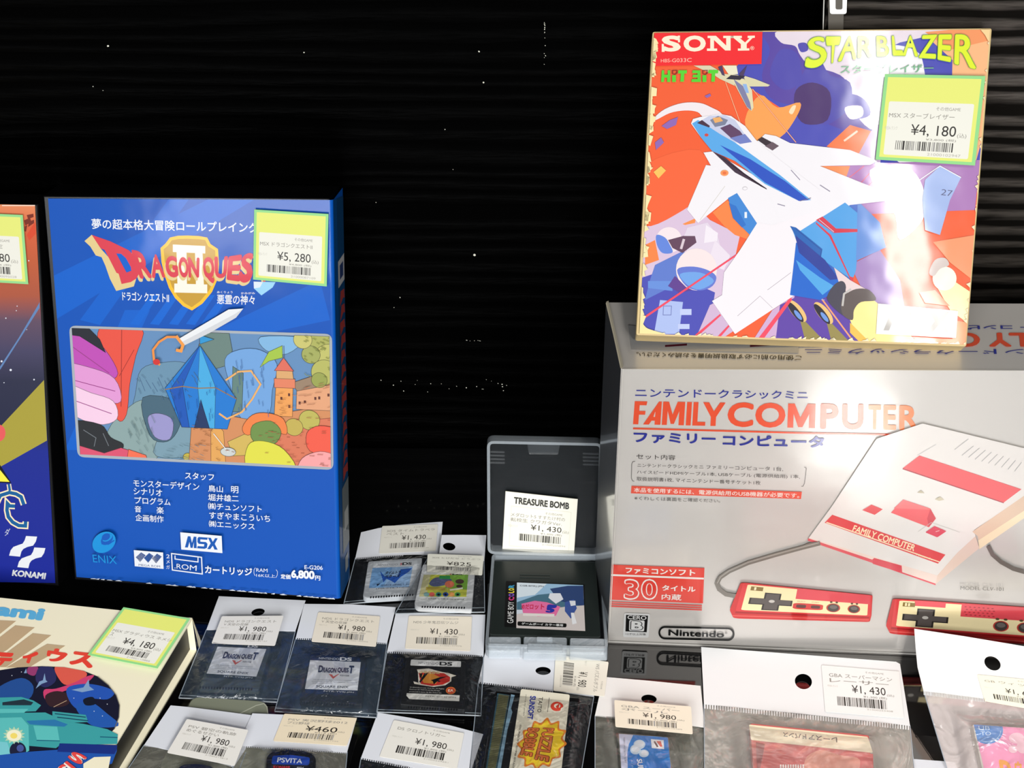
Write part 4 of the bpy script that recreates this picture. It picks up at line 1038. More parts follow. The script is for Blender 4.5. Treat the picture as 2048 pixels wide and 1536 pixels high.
# maker's panel and lettering
p.poly([(1309, 66), (1525, 61), (1523, 128), (1304, 132)], (238, 34, 40))
CRM = (248, 232, 206)
def slab(t, q, M):
    Q = quad(q, M)
    G = {'S': None}
    p.text(t, [Q((0, 0)), Q((1, 0)), Q((1, 1)), Q((0, 1))], CRM, ID, 0.03, flat=True)
p.up()
for t, x0, x1 in (('S', 325, 520), ('O', 548, 776)): p.text(t, [(x0, 160), (x1, 158), (x1, 322), (x0, 324)], CRM, s1, 0.045, flat=True)
for g in ([(325, 245), (345, 245), (355, 326), (325, 326)], [(490, 160), (512, 160), (512, 228), (492, 228)],
          [(795, 162), (880, 162), (985, 262), (985, 185), (955, 185), (955, 162), (1060, 162), (1060, 185), (1030, 185), (1030, 312), (975, 312), (860, 205), (860, 292), (892, 292), (892, 316), (788, 316), (788, 292), (822, 292), (822, 185), (795, 185)],
          [(1030, 162), (1145, 162), (1145, 185), (1125, 185), (1178, 230), (1225, 184), (1205, 184), (1205, 162), (1278, 160), (1278, 182), (1255, 184), (1195, 245), (1195, 290), (1222, 290), (1222, 312), (1105, 314), (1105, 292), (1135, 292), (1135, 246), (1062, 185), (1030, 185)]):
    p.poly(g, CRM, s1, flat=True)
p.text('®', (1232, 268, 1272, 306), CRM, s1, 0.0); p.text('HBS-G033C', [(316, 400), (632, 388), (630, 430), (316, 434)], (250, 190, 170), s1, 0.0)
p.up()
for g in ([(325, 515), (350, 515), (350, 560), (385, 560), (385, 515), (412, 515), (412, 635), (380, 635), (380, 590), (352, 590), (348, 635), (318, 635)], [(432, 565), (470, 565), (470, 635), (432, 635)], [(495, 515), (582, 515), (582, 548), (556, 548), (552, 632), (515, 632), (520, 548), (492, 548)],
          [(640, 515), (720, 515), (725, 635), (628, 635), (632, 605), (690, 605), (690, 588), (640, 588), (644, 560), (690, 560), (690, 545), (638, 545)], [(742, 565), (782, 565), (782, 635), (742, 635)], [(805, 512), (905, 512), (900, 546), (872, 546), (868, 632), (832, 632), (836, 546), (800, 546)]):
    p.poly(g, (84, 206, 44), s1, flat=True)
for x in (434, 745): p.line([(x, 518), (x + 46, 516), (x + 44, 548), (x + 24, 556), (x + 2, 548)], 1.4, (120, 20, 16), s1, closed=True)
# arched title
TL_ = [('S', [(80, 160), (225, 150), (255, 395), (35, 470)]), ('T', [(235, 152), (375, 152), (325, 385), (262, 400)]), ('A', [(400, 150), (505, 148), (515, 355), (345, 380)]), ('R', [(530, 148), (662, 150), (655, 335), (528, 345)]), ('B', [(700, 148), (800, 148), (815, 328), (705, 332)]), ('L', [(840, 146), (900, 146), (950, 325), (850, 325)]), ('A', [(975, 146), (1045, 142), (1080, 335), (940, 325)]), ('Z', [(1115, 140), (1255, 134), (1240, 355), (1085, 345)]), ('E', [(1268, 134), (1390, 132), (1378, 385), (1258, 360)]), ('R', [(1420, 132), (1600, 132), (1612, 452), (1410, 400)])]
for t, q in TL_: p.text(t, [(q[0][0] - 5, q[0][1] - 5), (q[1][0] + 5, q[1][1] - 5), (q[2][0] + 5, q[2][1] + 5), (q[3][0] - 5, q[3][1] + 5)], (120, 170, 60), s2, 0.035, flat=True)
p.up()
for t, q in TL_: p.text(t, q, (222, 236, 40), s2, 0.02, flat=True)
p.text('スターブレイザー', [(368, 410), (1222, 398), (1222, 478), (368, 490)], (110, 176, 130), s2, 0.012)
p.poly([(1756, 607), (1916, 622), (1912, 676), (1752, 668)], (242, 240, 236)); msx(p, [(660, 1158), (1145, 1165), (1140, 1322), (640, 1308)], (188, 182, 176), s4)
# rubbed edges
r = random.Random(9)
for i in range(60):
    t = r.random(); x = 1308 - 29 * t; y = 70 + 595 * t
    p.poly([(x - 3, y), (x + 2 + 10 * r.random() ** 2, y + 4), (x + 2 + 8 * r.random(), y + 12 + 12 * r.random()), (x - 3, y + 20)], (244, 226, 170), flat=True, sub=i % 6)
for i in range(34):
    t = r.random(); x = 1981 - 49 * t; y = 75 + 610 * t
    p.poly([(x + 2, y), (x - 2 - 8 * r.random() ** 2, y + 5), (x - 3 * r.random(), y + 12), (x + 1, y + 16)], (246, 224, 184), flat=True, sub=i % 6)
for i in range(46):
    t = r.random(); x = 1280 + 650 * t; y = 668 + 21.5 * t
    p.poly([(x, y + 1), (x + 8 + 10 * r.random(), y + 1), (x + 10, y - 3 - 4 * r.random() ** 2), (x + 3, y - 2)], (244, 230, 190), flat=True, sub=i % 6)
p.blob([(1278, 668), (1279, 640), (1292, 655), (1310, 662), (1330, 669)], (246, 226, 160)); p.blob([(1982, 58), (1962, 58), (1970, 70), (1978, 82)], (246, 208, 150))
p.clip = None
p.build('cover_print', jet, CARD)
INKG[0] = 0.62
sticker_yellow(fr, [(1770, 148), (1971, 152), (1950, 331), (1751, 319)], jet, [('MSX スターブレイザー', 0.75)], '¥4,180', '¥3,800', 13, 0.0031)
INKG[0] = 0.82

# ------------------------------------------------------------------ dust on the dark panel
frd = Frame((0, WALL_Y - 0.0003, 0), (1, 0, 0), (0, 0, 1))
p = Part(frd)
r = random.Random(21)
for x, y, s_ in ((949, 510, 2.6), (958, 103, 2.0), (967, 165, 1.8), (608, 105, 1.5), (216, 92, 2.2), (890, 259, 1.0), (906, 339, 1.0), (800, 595, 1.2), (788, 615, 0.8), (752, 405, 0.9), (186, 173, 1.0), (206, 181, 1.0)) + tuple((1088 + 3 * r.random(), 45 + 90 * r.random(), 0.6 + 0.7 * r.random()) for _ in range(14)) + tuple((755 + 260 * r.random(), 758 + 26 * r.random(), 0.5 + 0.8 * r.random()) for _ in range(22)) + tuple((932 + 32 * r.random(), 680 + 2 * r.random(), 0.7) for _ in range(7)):
    p.ell(x, y, s_, s_ * (0.5 + 0.5 * r.random()), (206, 204, 190), n=7, rot=60 * r.random())
ds = p.build('dust_specks', None, PAPER)
ds['label'], ds['category'], ds['kind'] = 'tiny pale dust specks scattered on the dark back panel', 'dust', 'stuff'

# ------------------------------------------------------------------ hanging strip and string on the wall
frw = Frame((0.30, WALL_R - 0.004, 0.2), (1, 0, 0), (0, 0, 1))
strip = thing('hanging_strip', frw, 'narrow grey strip with a white U mark hanging at top right', 'strip')
p = Part(frw)
p.prism([frw.loc(q) for q in ((1656, 90), (1686, 90), (1692, -140), (1658, -140))], -0.001, 0.0, (92, 88, 82), 0.0002)
p.build('backing', strip, PLASTIC)
p = Part(frw, 0.0002)
p.poly(rounded([(1658, -60), (1696, -60), (1693, 28), (1660, 28)], 5), (246, 246, 244)); p.poly(rounded([(1671, -50), (1686, -50), (1685, 19), (1671, 19)], 4), (92, 88, 82))
p.build('letter_mark', strip, PAPER)
p = Part(frw)
a, b = frw.loc((1644, 100)), frw.loc((1651, -140))
p.prism([(a[0], a[1]), (a[0] + 0.0005, a[1]), (b[0] + 0.0005, b[1]), (b[0], b[1])], -0.0005, 0.0, (190, 188, 182))
st = p.build('string', None, PAPER)
st['label'], st['category'] = 'thin pale string hanging beside the grey strip', 'string'

# ------------------------------------------------------------------ cartridge pouches on the table
def seg_dist(poly, q):
    """Signed distance of q to a convex polygon (positive inside)."""
    s = 1 if area(poly) > 0 else -1
    d = 1e9
    for i in range(len(poly)):
        a, b = Vector(poly[i]), Vector(poly[(i + 1) % len(poly)])
        e = (b - a)
        d = min(d, s * (e.x * (q[1] - a.y) - e.y * (q[0] - a.x)) / max(e.length, 1e-9))
    return d

def film_sheet(fr, fq, cart, parent, hc, seed, nx=36, ny=30, amp=0.00045, film=None, back=None):
    """Clear bag front that drapes over the cartridge, with a matching back sheet."""
    r = random.Random(seed)
    ph = [r.random() * 6.28 for _ in range(8)]
    Q = quad(fq)
    cl = [fr.loc(q, hc) for q in cart] if cart else None
    p = Part(fr)
    c = (1, 1, 1, 1)
    for j in range(ny + 1):
        for i in range(nx + 1):
            u, v = i / nx, j / ny
            px = Q((u, v))
            l0 = fr.loc(px, 0.001)
            h = 0.0007
            if cl:
                d = seg_dist(cl, l0)
                t = max(0, min(1, (d + 0.009) / 0.008))
                h += (hc - 0.0001) * t * t * (3 - 2 * t)
            e = min(u, 1 - u, v + 0.15, 1 - v) * 8
            e = max(0, min(1, e))
            wv = sin(u * 13 + v * 5 + ph[0]) * sin(v * 9 - u * 4 + ph[1]) + 0.6 * sin(u * 27 + v * 16 + ph[2]) * sin(v * 21 + ph[3])
            h += amp * e * (1.0 + 0.6 * wv)
            p.v.append((*fr.loc(px, h), h))
    W = nx + 1
    for j in range(ny):
        for i in range(nx):
            a = j * W + i
            p.f.append([a, a + W, a + W + 1, a + 1]); p.c.append([c] * 4); p.m.append(0); p.sm.append(True)
    b_ = Part(fr)
    b_.face([(*fr.loc(Q(q), 0.0002), 0.0002) for q in ((0, 0), (0, 1), (1, 1), (1, 0))], c)
    b_.build('bag_back', parent, back or film or FILM)
    return p.build('film_bag', parent, film or FILM)

def seal(fr, fq, parent, hc=0.001, bottom=True, wide=7):
    """Welded rims of a bag: thin side lines and a wider strip along the bottom."""
    p = Part(fr, hc)
    a, b, c, d = fq
    for e in ((a, d), (b, c)):
        p = Part(fr, hc)
        p.line(e, 1.5, (150, 160, 170))  # pale ink paints the bright reflection along the seam
        p.build('seal', parent, FILM_EDGE2)
    if bottom:
        p = Part(fr, hc)
        p.line([d, c], 2.2, (205, 212, 218))  # bottom weld, its reflection painted pale as well
        up = lambda q, o: (q[0] + (o[0] - q[0]) * wide / max(1, abs(o[1] - q[1])), q[1] - wide)
        p.line([up(d, a), up(c, b)], 1.3, (160, 170, 176))
        p.build('bottom_seal', parent, FILM_EDGE2)
FILM_EDGE2 = ink('film_seal_edge', 0.2, 0.6)

def header(fr, pts, parent, hole=None, col=(226, 228, 234), h=0.0012, teeth=None):
    """White printed header of a bag; hole = (cx, cy, rx, ry, rot)."""
    p = Part(fr, h)
    hs = []
    if hole:
        cx, cy, rx, ry, rot = hole
        a = radians(rot)
        hs = [[(cx + rx * cos(t) * cos(a) - ry * sin(t) * sin(a), cy + rx * cos(t) * sin(a) + ry * sin(t) * cos(a)) for t in (2 * pi * i / 24 for i in range(24))]]
    p.poly(pts, col, holes=hs)
    if not hs:
        pass
    L = [fr.loc(q, h) for q in pts]
    if area(L) < 0: L.reverse()
    for g, s in [(L, 1)] + [([fr.loc(q, h) for q in hh], -1) for hh in hs]:
        for i in range(len(g)):
            a, b = g[i], g[(i + 1) % len(g)]
            p.face([(*a, h - 0.0003), (*b, h - 0.0003), (*b, h), (*a, h)], lin(col))
    if teeth:
        a, b, n, ln = teeth
        p.k = 0
        for i in range(n):
            t0, t1 = (i + 0.1) / n, (i + 0.6) / n
            q0 = (a[0] + (b[0] - a[0]) * t0, a[1] + (b[1] - a[1]) * t0); q1 = (a[0] + (b[0] - a[0]) * t1, a[1] + (b[1] - a[1]) * t1)
            p.poly([q0, q1, (q1[0], q1[1] + ln), (q0[0], q0[1] + ln)], col, flat=True)
    return p.build('header', parent, PAPER)

def cart_shell(fr, q, parent, hc, th, col, slots=None, slot_col=(14, 14, 14), chamfer=0, name='shell', rr=0.0012, matl=None):
    p = Part(fr)
    L = [fr.loc(x, hc) for x in q]
    if chamfer:
        L = L[:3] + [tuple(Vector(L[3]).lerp(Vector(L[2]), chamfer)), tuple(Vector(L[3]).lerp(Vector(L[0]), chamfer))]
    p.prism(rounded(L, rr, 3), hc - th, hc, col, 0.0004)
    o = p.build(name, parent, matl or PLASTIC)
    if slots:
        a, b, n, ln = slots
        p = Part(fr, hc + 0.00002)
        for i in range(n):
            t0, t1 = (i + 0.15) / n, (i + 0.7) / n
            q0 = (a[0] + (b[0] - a[0]) * t0, a[1] + (b[1] - a[1]) * t0); q1 = (a[0] + (b[0] - a[0]) * t1, a[1] + (b[1] - a[1]) * t1)
            p.poly([q0, q1, (q1[0] - 0.6, q1[1] + ln), (q0[0] - 0.6, q0[1] + ln)], slot_col, flat=True)
        p.build('contact_slots', parent, PLASTIC)
    return o

P1, P2, P3, P4, P5, P6, P7, P8 = Z(660, 1020, 6.4), Z(950, 860, 3.338), Z(340, 1170, 5.906), Z(560, 1180, 4.876), Z(240, 1390, 4.096), Z(700, 1290, 3.793), Z(1180, 1280, 4.452), Z(1600, 1240, 4.5714)
mp = lambda M, pts: [M(q) for q in pts]
CG = 'game cartridges in the pouches'
PG = 'clear pouches with white headers'
HC = 0.0042

def ds_strip(p, M, q, col, dscol):
    Q = quad(q, M)
    p.text('NINTENDO', (0.0, 0.25, 0.58, 0.85), col, Q, 0.0); p.text('DS', (0.6, 0.0, 0.95, 1.0), dscol, Q, 0.04, flat=True)

# --- two rows at the back: grey handheld cartridges
fr = table_frame(0.0004, P1((900, 700)))
o = thing('cartridge_pouch', fr, 'pouch priced ¥1,430 holding a grey cartridge with blue label, right of the blue case', 'pouch', PG)
hq = mp(P1, [(398, 285), (620, 232), (850, 195), (1150, 170), (1442, 150), (1420, 400), (1396, 575), (1100, 568), (945, 572), (640, 588), (325, 612)])
fq = mp(P1, [(325, 612), (1396, 575), (1400, 1100), (175, 1208)])
cq = mp(P1, [(490, 655), (1180, 608), (1142, 1092), (415, 1135)])
header(fr, hq, o, teeth=(P1((325, 612)), P1((945, 572)), 26, 3))
film_sheet(fr, fq, cq, o, HC + 0.0005, 1)
seal(fr, fq, o, wide=5)
sticker_cream(fr, mp(P1, [(668, 205), (1382, 180), (1352, 522), (625, 556)]), o, [('3DS タイムトラベラ', 0.95), ('ベスト', 0.4)], '¥1,430', '¥1,300', 21, 0.0017, (226, 222, 210))
c = thing('game_cartridge', fr, 'light grey cartridge with pale blue label, just right of the blue case', 'cartridge', CG)
cart_shell(fr, cq, c, HC, 0.0036, (196, 200, 204), (P1((510, 1106)), P1((1080, 1072)), 17, 4), chamfer=0.07)
p = Part(fr, HC + 0.0001)
p.poly(rounded(mp(P1, [(560, 668), (1122, 640), (1082, 1022), (498, 1036)]), 2), (214, 218, 222))
p.poly([(545, 742), (1060, 722), (1010, 985), (498, 1000)], (150, 184, 222), P1); p.poly([(545, 742), (800, 732), (680, 992), (498, 1000)], (120, 166, 214), P1)
p.text('NINTENDO', [(618, 695), (870, 684), (868, 706), (612, 716)], (150, 150, 156), P1, 0.0); p.text('3', [(898, 678), (920, 676), (918, 706), (894, 708)], (206, 40, 60), P1, 0.03, flat=True); p.text('DS', [(928, 672), (1050, 668), (1044, 700), (922, 706)], (30, 30, 34), P1, 0.04, flat=True)
p.poly([(905, 760), (1052, 742), (1010, 790), (900, 860), (830, 935), (780, 905), (720, 880), (685, 928), (640, 780), (700, 850), (860, 850)], (30, 84, 176), P1)
p.text('タイムトラ', [(720, 785), (915, 775), (900, 815), (700, 825)], (16, 20, 36), P1, 0.03); p.text('ベラーズ', [(710, 830), (905, 822), (890, 862), (690, 870)], (16, 20, 36), P1, 0.03, flat=True)
p.poly([(596, 950), (645, 940), (605, 975)], (10, 30, 60), P1); p.text('©2012 LEVEL-5 Inc.', [(650, 955), (1025, 940), (1022, 955), (648, 972)], (40, 50, 80), P1, 0.0); p.text('LNA-CTR-ATVJ-JPN', [(590, 1002), (1040, 980), (1036, 994), (588, 1018)], (40, 44, 60), P1, 0.0, flat=True)
p.build('label_sticker', c, CARD)

fr = table_frame(0.0056, P1((1600, 900)))
o = thing('cartridge_pouch', fr, 'pouch priced ¥825 with round hang hole, left of the open clear case', 'pouch', PG)
hq = mp(P1, [(1430, 320), (1700, 318), (2000, 322), (1975, 650), (1700, 640), (1390, 600)])
fq = mp(P1, [(1255, 610), (1972, 650), (1980, 1308), (832, 1328)])
cq = mp(P1, [(1190, 690), (1862, 715), (1815, 1270), (1070, 1240)])
header(fr, hq, o, (*P1((1525, 466)), 12.5, 8, 8))
film_sheet(fr, fq, cq, o, HC + 0.0005, 2)
seal(fr, fq, o, wide=9)
sticker_cream(fr, mp(P1, [(1250, 560), (1968, 585), (1948, 835), (1238, 790)]), o, [('3DS とびだせ どうぶつ', 0.95)], '¥825', '¥750', 22, 0.0053, (222, 220, 206))
c = thing('game_cartridge', fr, 'pale cartridge with colourful yellow-green label, in the ¥825 pouch', 'cartridge', CG)
cart_shell(fr, cq, c, HC, 0.0036, (206, 208, 210), (P1((1170, 1226)), P1((1740, 1240)), 17, 4), chamfer=0.07)
p = Part(fr, HC + 0.0001)
p.poly(rounded(mp(P1, [(1215, 780), (1780, 800), (1750, 1180), (1130, 1165)]), 2), (214, 216, 216))
p.clip = mp(P1, [(1200, 828), (1770, 828), (1745, 1112), (1140, 1108)])
p.poly([(1140, 820), (1780, 820), (1780, 1120), (1130, 1120)], (186, 190, 70), P1)
p.poly([(1480, 830), (1780, 830), (1780, 1020), (1480, 1000)], (124, 176, 60), P1); p.poly([(1140, 820), (1290, 820), (1230, 1110), (1130, 1110)], (190, 186, 140), P1)
p.blob([(1340, 870), (1480, 860), (1560, 900), (1470, 960), (1330, 980), (1270, 940)], (84, 92, 130), P1); p.poly([(1400, 840), (1540, 845), (1535, 885), (1400, 880)], (40, 150, 70), P1)
p.ell(1530, 950, 60, 45, (222, 116, 84), P1); p.ell(1660, 915, 55, 30, (76, 52, 44), P1); p.ell(1655, 975, 40, 20, (70, 50, 44), P1)
p.poly([(1230, 985), (1480, 990), (1470, 1030), (1225, 1025)], (170, 150, 60), P1); p.poly([(1530, 1015), (1700, 990), (1700, 1010), (1540, 1035)], (240, 238, 220), P1)
for x, cc in ((1235, (120, 160, 160)), (1305, (210, 90, 84)), (1390, (40, 130, 120)), (1480, (40, 70, 150)), (1555, (232, 160, 90)), (1635, (70, 150, 80))): p.ell(x, 1080, 36, 28, cc, P1, flat=True)
for x in (1390, 1480, 1635): p.ell(x, 1082, 18, 13, (220, 226, 220), P1, flat=True)
p.clip = None
p.text('3', [(1535, 800), (1555, 800), (1553, 830), (1533, 830)], (206, 40, 60), P1, 0.03); p.text('DS', [(1568, 802), (1695, 808), (1690, 834), (1564, 830)], (40, 36, 36), P1, 0.04, flat=True)
p.text('LNA-CTR-EGDJ-JPN', [(1265, 1128), (1710, 1138), (1706, 1156), (1262, 1146)], (60, 64, 70), P1, 0.0)
p.build('label_sticker', c, CARD)

# --- middle row
def ds_quest_label(p, M, lab, strip_top, bot, stripcol):
    p.poly(strip_top + bot, stripcol, M)
    p.poly(lab, (226, 228, 232), M)
    Q = quad(lab, M)
    p.poly([(0.46, 0.02), (0.68, 0.0), (0.72, 0.3), (0.5, 0.32)], (206, 210, 220), Q)
    p.poly([(0.12, 0.14), (0.2, 0.2), (0.5, 0.27), (0.8, 0.22), (0.9, 0.14), (0.86, 0.3), (0.78, 0.44), (0.6, 0.40), (0.4, 0.44), (0.22, 0.40), (0.16, 0.28)], (196, 198, 206), Q)
    for k, (t, x0, x1, y0, y1) in enumerate((('D', .19, .28, .17, .42), ('RAGON', .28, .54, .24, .42), ('QUES', .56, .78, .22, .42), ('T', .78, .88, .14, .42))):
        p.text(t, (x0, y0, x1, y1), (34, 40, 74), Q, 0.05, flat=k > 0)
    p.poly([(0.4, 0.46), (0.47, 0.48), (0.5, 0.55), (0.58, 0.46), (0.61, 0.44), (0.5, 0.63)], (206, 86, 76), Q)
    p.text('天空の花嫁', (0.62, 0.47, 0.80, 0.53), (90, 90, 100), Q, 0.01)
    p.text('©1992, 2008 ARMOR PROJECT/BIRD STUDIO/ARTEPIAZZA/SQUARE ENIX', (0.12, 0.66, 0.86, 0.70), (150, 152, 160), Q, 0.0); p.text('©SUGIYAMA KOBO  All Rights Reserved. Developed by', (0.1, 0.72, 0.98, 0.76), (150, 152, 160), Q, 0.0, flat=True); p.text('ArtePiazza/SQUARE ENIX', (0.12, 0.78, 0.5, 0.81), (150, 152, 160), Q, 0.0, flat=True)
    p.text('SQUARE ENIX', (0.2, 0.86, 0.82, 0.95), (70, 72, 84), Q, 0.01)

fr = table_frame(0.0004, P3((900, 900)))
o = thing('cartridge_pouch', fr, 'pouch priced ¥1,980 with black hang hole, leftmost under the blue case', 'pouch', PG)
hq = mp(P3, [(578, 132), (1602, 182), (1480, 545), (430, 527)])
fq = mp(P3, [(430, 527), (1480, 545), (1268, 1385), (103, 1335)])
cq = mp(P3, [(545, 672), (1195, 725), (1050, 1240), (335, 1218)])
header(fr, hq, o, (*P3((1040, 318)), 13.5, 7.5, -10), (228, 230, 236))
film_sheet(fr, fq, cq, o, HC + 0.0005, 3, film=FILM_BLUE)
seal(fr, fq, o, wide=6)
sticker_cream(fr, mp(P3, [(612, 368), (1342, 362), (1240, 716), (490, 690)]), o, [('NDS ドラゴンクエスト', 0.92), ('V 天空の花嫁', 0.5)], '¥1,980', '¥1,800', 23, 0.0054, (238, 234, 226))
c = thing('game_cartridge', fr, 'dark cartridge with white title label, in the leftmost pouch below the blue case', 'cartridge', CG)
cart_shell(fr, cq, c, HC, 0.0036, (62, 70, 70), (P3((345, 1195)), P3((985, 1216)), 19, 5))
p = Part(fr, HC + 0.0001)
ds_quest_label(p, P3, [(562, 728), (1138, 756), (1020, 1082), (432, 1046)], [(575, 690), (1160, 715)], [(1000, 1128), (440, 1092), (425, 1060)], (40, 48, 52))
p.text('DS', [(925, 704), (1045, 708), (1035, 742), (912, 738)], (220, 222, 226), P3, 0.04); p.text('NTR-YV5J-JPN', [(640, 1070), (975, 1090), (970, 1108), (635, 1088)], (214, 218, 220), P3, 0.0)
p.build('label_sticker', c, CARD)

fr = table_frame(0.0010, P4((500, 700)))
o = thing('cartridge_pouch', fr, 'pouch priced ¥1,980 in the middle of the three below the blue case', 'pouch', PG)
hq = mp(P4, [(237, 135), (700, 140), (1130, 168), (1045, 512), (155, 462)])
fq = [P4((155, 462)), P4((1045, 512)), P4((942, 1245)), (549, 1423)]
cq = mp(P4, [(300, 630), (848, 658), (802, 1115), (188, 1085)])
header(fr, hq, o, teeth=(P4((155, 462)), P4((1045, 510)), 46, 4))
film_sheet(fr, fq, cq, o, HC + 0.0005, 4, film=FILM_BLUE)
seal(fr, fq, o, wide=7)
sticker_cream(fr, mp(P4, [(372, 215), (976, 256), (936, 552), (305, 502)]), o, [('NDS ドラゴンクエスト', 0.92), ('V 天空の花嫁', 0.5)], '¥1,980', '¥1,800', 24, 0.0018, (240, 230, 212))
c = thing('game_cartridge', fr, 'black cartridge with white title label and navy top band, in the middle pouch', 'cartridge', CG)
cart_shell(fr, cq, c, HC, 0.0036, (24, 24, 26), (P4((195, 1084)), P4((735, 1110)), 19, 5), (6, 6, 6))
p = Part(fr, HC + 0.0001)
ds_quest_label(p, P4, [(294, 684), (788, 703), (756, 980), (243, 965)], [(305, 632), (780, 655), (788, 703)], [(752, 1032), (255, 1008), (243, 965)], (16, 26, 56))
ds_strip(p, P4, [(382, 646), (720, 660), (716, 694), (380, 680)], (226, 228, 232), (236, 238, 240)); p.text('NTR-YV5J-JPN', [(428, 978), (720, 992), (718, 1008), (426, 996)], (220, 220, 220), P4, 0.0)
p.build('label_sticker', c, CARD)

fr = table_frame(0.0016, P4((1500, 800)))
o = thing('cartridge_pouch', fr, 'pouch priced ¥1,430 holding a black cartridge with a red oval logo', 'pouch', PG)
hq = mp(P4, [(1128, 230), (2002, 240), (1985, 636), (1045, 596)])
fq = mp(P4, [(1045, 596), (1985, 636), (1960, 1226), (942, 1190)])
cq = mp(P4, [(1232, 650), (1806, 690), (1804, 1170), (1168, 1112)])
header(fr, hq, o, teeth=(P4((1047, 597)), P4((1985, 632)), 46, 4))
film_sheet(fr, fq, cq, o, HC + 0.0005, 5)
seal(fr, fq, o, wide=5)
sticker_cream(fr, mp(P4, [(1256, 250), (1872, 258), (1856, 596), (1218, 570)]), o, [('NDS 少年鬼忍伝ツムジ', 0.8)], '¥1,430', '¥1,300', 25, 0.0018, (240, 230, 212))
c = thing('game_cartridge', fr, 'black cartridge whose label has a red and orange oval logo', 'cartridge', CG)
cart_shell(fr, cq, c, HC, 0.0036, (20, 20, 21), (P4((1245, 1134)), P4((1740, 1160)), 19, 4), (5, 5, 5))
p = Part(fr, HC + 0.0001)
p.poly(rounded(mp(P4, [(1275, 675), (1768, 694), (1750, 1086), (1230, 1060)]), 3), (12, 11, 11))
p.poly(rounded(mp(P4, [(1278, 678), (1766, 695), (1764, 752), (1270, 736)]), 2), (228, 228, 226)); p.poly(mp(P4, [(1236, 1006), (1752, 1026), (1748, 1084), (1262, 1064), (1232, 1030)]), (228, 226, 218))
ds_strip(p, P4, [(1352, 690), (1700, 704), (1698, 742), (1348, 726)], (120, 120, 124), (30, 30, 32)); p.text('NTR-CX6J-JPN', [(1420, 1030), (1716, 1042), (1714, 1058), (1418, 1046)], (120, 116, 108), P4, 0.0)
p.poly([(1300, 890), (1350, 905), (1345, 800), (1335, 775), (1450, 765), (1560, 795), (1640, 810), (1720, 835), (1672, 850), (1670, 890), (1610, 930), (1500, 945), (1380, 928), (1310, 915)], (230, 222, 206), P4)
p.poly([(1352, 808), (1480, 800), (1600, 812), (1660, 850), (1655, 890), (1590, 922), (1480, 936), (1372, 915)], (206, 46, 34), P4); p.poly([(1370, 830), (1480, 812), (1560, 850), (1520, 915), (1400, 905)], (226, 150, 56), P4)
for q in ([(1360, 815), (1390, 810), (1380, 860), (1364, 850)], [(1410, 810), (1450, 805), (1370, 905), (1356, 895)], [(1470, 880), (1560, 850), (1640, 840), (1560, 870), (1500, 920), (1490, 890)], [(1520, 870), (1570, 890), (1545, 900)]): p.poly(q, (26, 16, 14), P4, flat=True)
p.text('少年鬼忍伝', [(1360, 785), (1560, 795), (1558, 822), (1358, 812)], (214, 186, 130), P4, 0.04)
p.text('© 2010 Electronic Arts Inc. All Rights', [(1268, 942), (1602, 958), (1600, 972), (1266, 956)], (200, 198, 190), P4, 0.0); p.text('Reserved. EA TOKYO and the EA logo', [(1265, 962), (1560, 976), (1558, 990), (1263, 976)], (200, 198, 190), P4, 0.0, flat=True); p.text('produced in Japan by EA Tokyo Inc.', [(1262, 984), (1580, 998), (1578, 1012), (1260, 998)], (200, 198, 190), P4, 0.0, flat=True)
p.ell(1665, 980, 48, 36, (216, 120, 44), P4); p.ell(1665, 980, 41, 30, (200, 76, 44), P4); p.text('EA', [(1640, 968), (1692, 968), (1690, 992), (1638, 992)], (240, 226, 200), P4, 0.02)
p.build('label_sticker', c, CARD)

# --- open clear case with a colour handheld cartridge
fr = table_frame(0.0, (1090, 1210), radians(-0.6))
case = thing('cartridge_case', fr, 'open clear plastic case standing hinged with a price tag in its lid', 'case')
BQ = [(984, 1116), (1203, 1118), (1216, 1306), (970, 1300)]
TB = 0.011
p = Part(fr)
lo = rounded([fr.loc(q, 0.0) for q in BQ], 0.003)
lb = [fr.loc(q, 0.004) for q in BQ]
def tray(p, loop, h0, h1, wall_):
    """Open tray: floor and four standing walls with thickness."""
    if area(loop) < 0: loop = loop[::-1]
    li = inset(loop, wall_)
    n = len(loop); c = (1, 1, 1, 1)
    f_ = Part(p.fr)
    f_.face([(*q, h0 + 0.001) for q in li], c)
    f_.build('tray_floor', case, CLEAR)
    for i in range(n):
        j = (i + 1) % n
        p.face([(*loop[i], h0), (*loop[j], h0), (*loop[j], h1), (*loop[i], h1)], c)
        p.face([(*loop[i], h1), (*loop[j], h1), (*li[j], h1), (*li[i], h1)], c)
        p.face([(*li[j], h0 + 0.001), (*li[i], h0 + 0.001), (*li[i], h1), (*li[j], h1)], c)
lt = [fr.loc(q, TB) for q in BQ]
lt = [tuple(Vector(a) * 0.5 + Vector(b) * 0.5) for a, b in zip(lt, lb)]
tray(p, rounded(lt, 0.003), 0.0002, TB, 0.0016)
p.build('tray', case, CLEAR_THICK)
p = Part(fr)
for q in ([(90, 1378), (306, 1380), (306, 1474), (88, 1476)], [(325, 1378), (614, 1384), (612, 1490), (322, 1486)], [(634, 1386), (880, 1392), (886, 1490), (632, 1486)]):
    p.prism(rounded([fr.loc(P2(x), TB * 0.9) for x in q], 0.0012), TB * 0.35, TB * 0.9, (150, 160, 168), 0.0005)
for q in ([(410, 1386), (520, 1388), (520, 1410), (410, 1408)], [(352, 1430), (584, 1436), (584, 1482), (350, 1478)]):
    p.prism(rounded([fr.loc(P2(x), TB) for x in q], 0.0008), TB * 0.9, TB + 0.0008, (196, 202, 206), 0.0003)
p.build('latch', case, CLEAR_THICK)
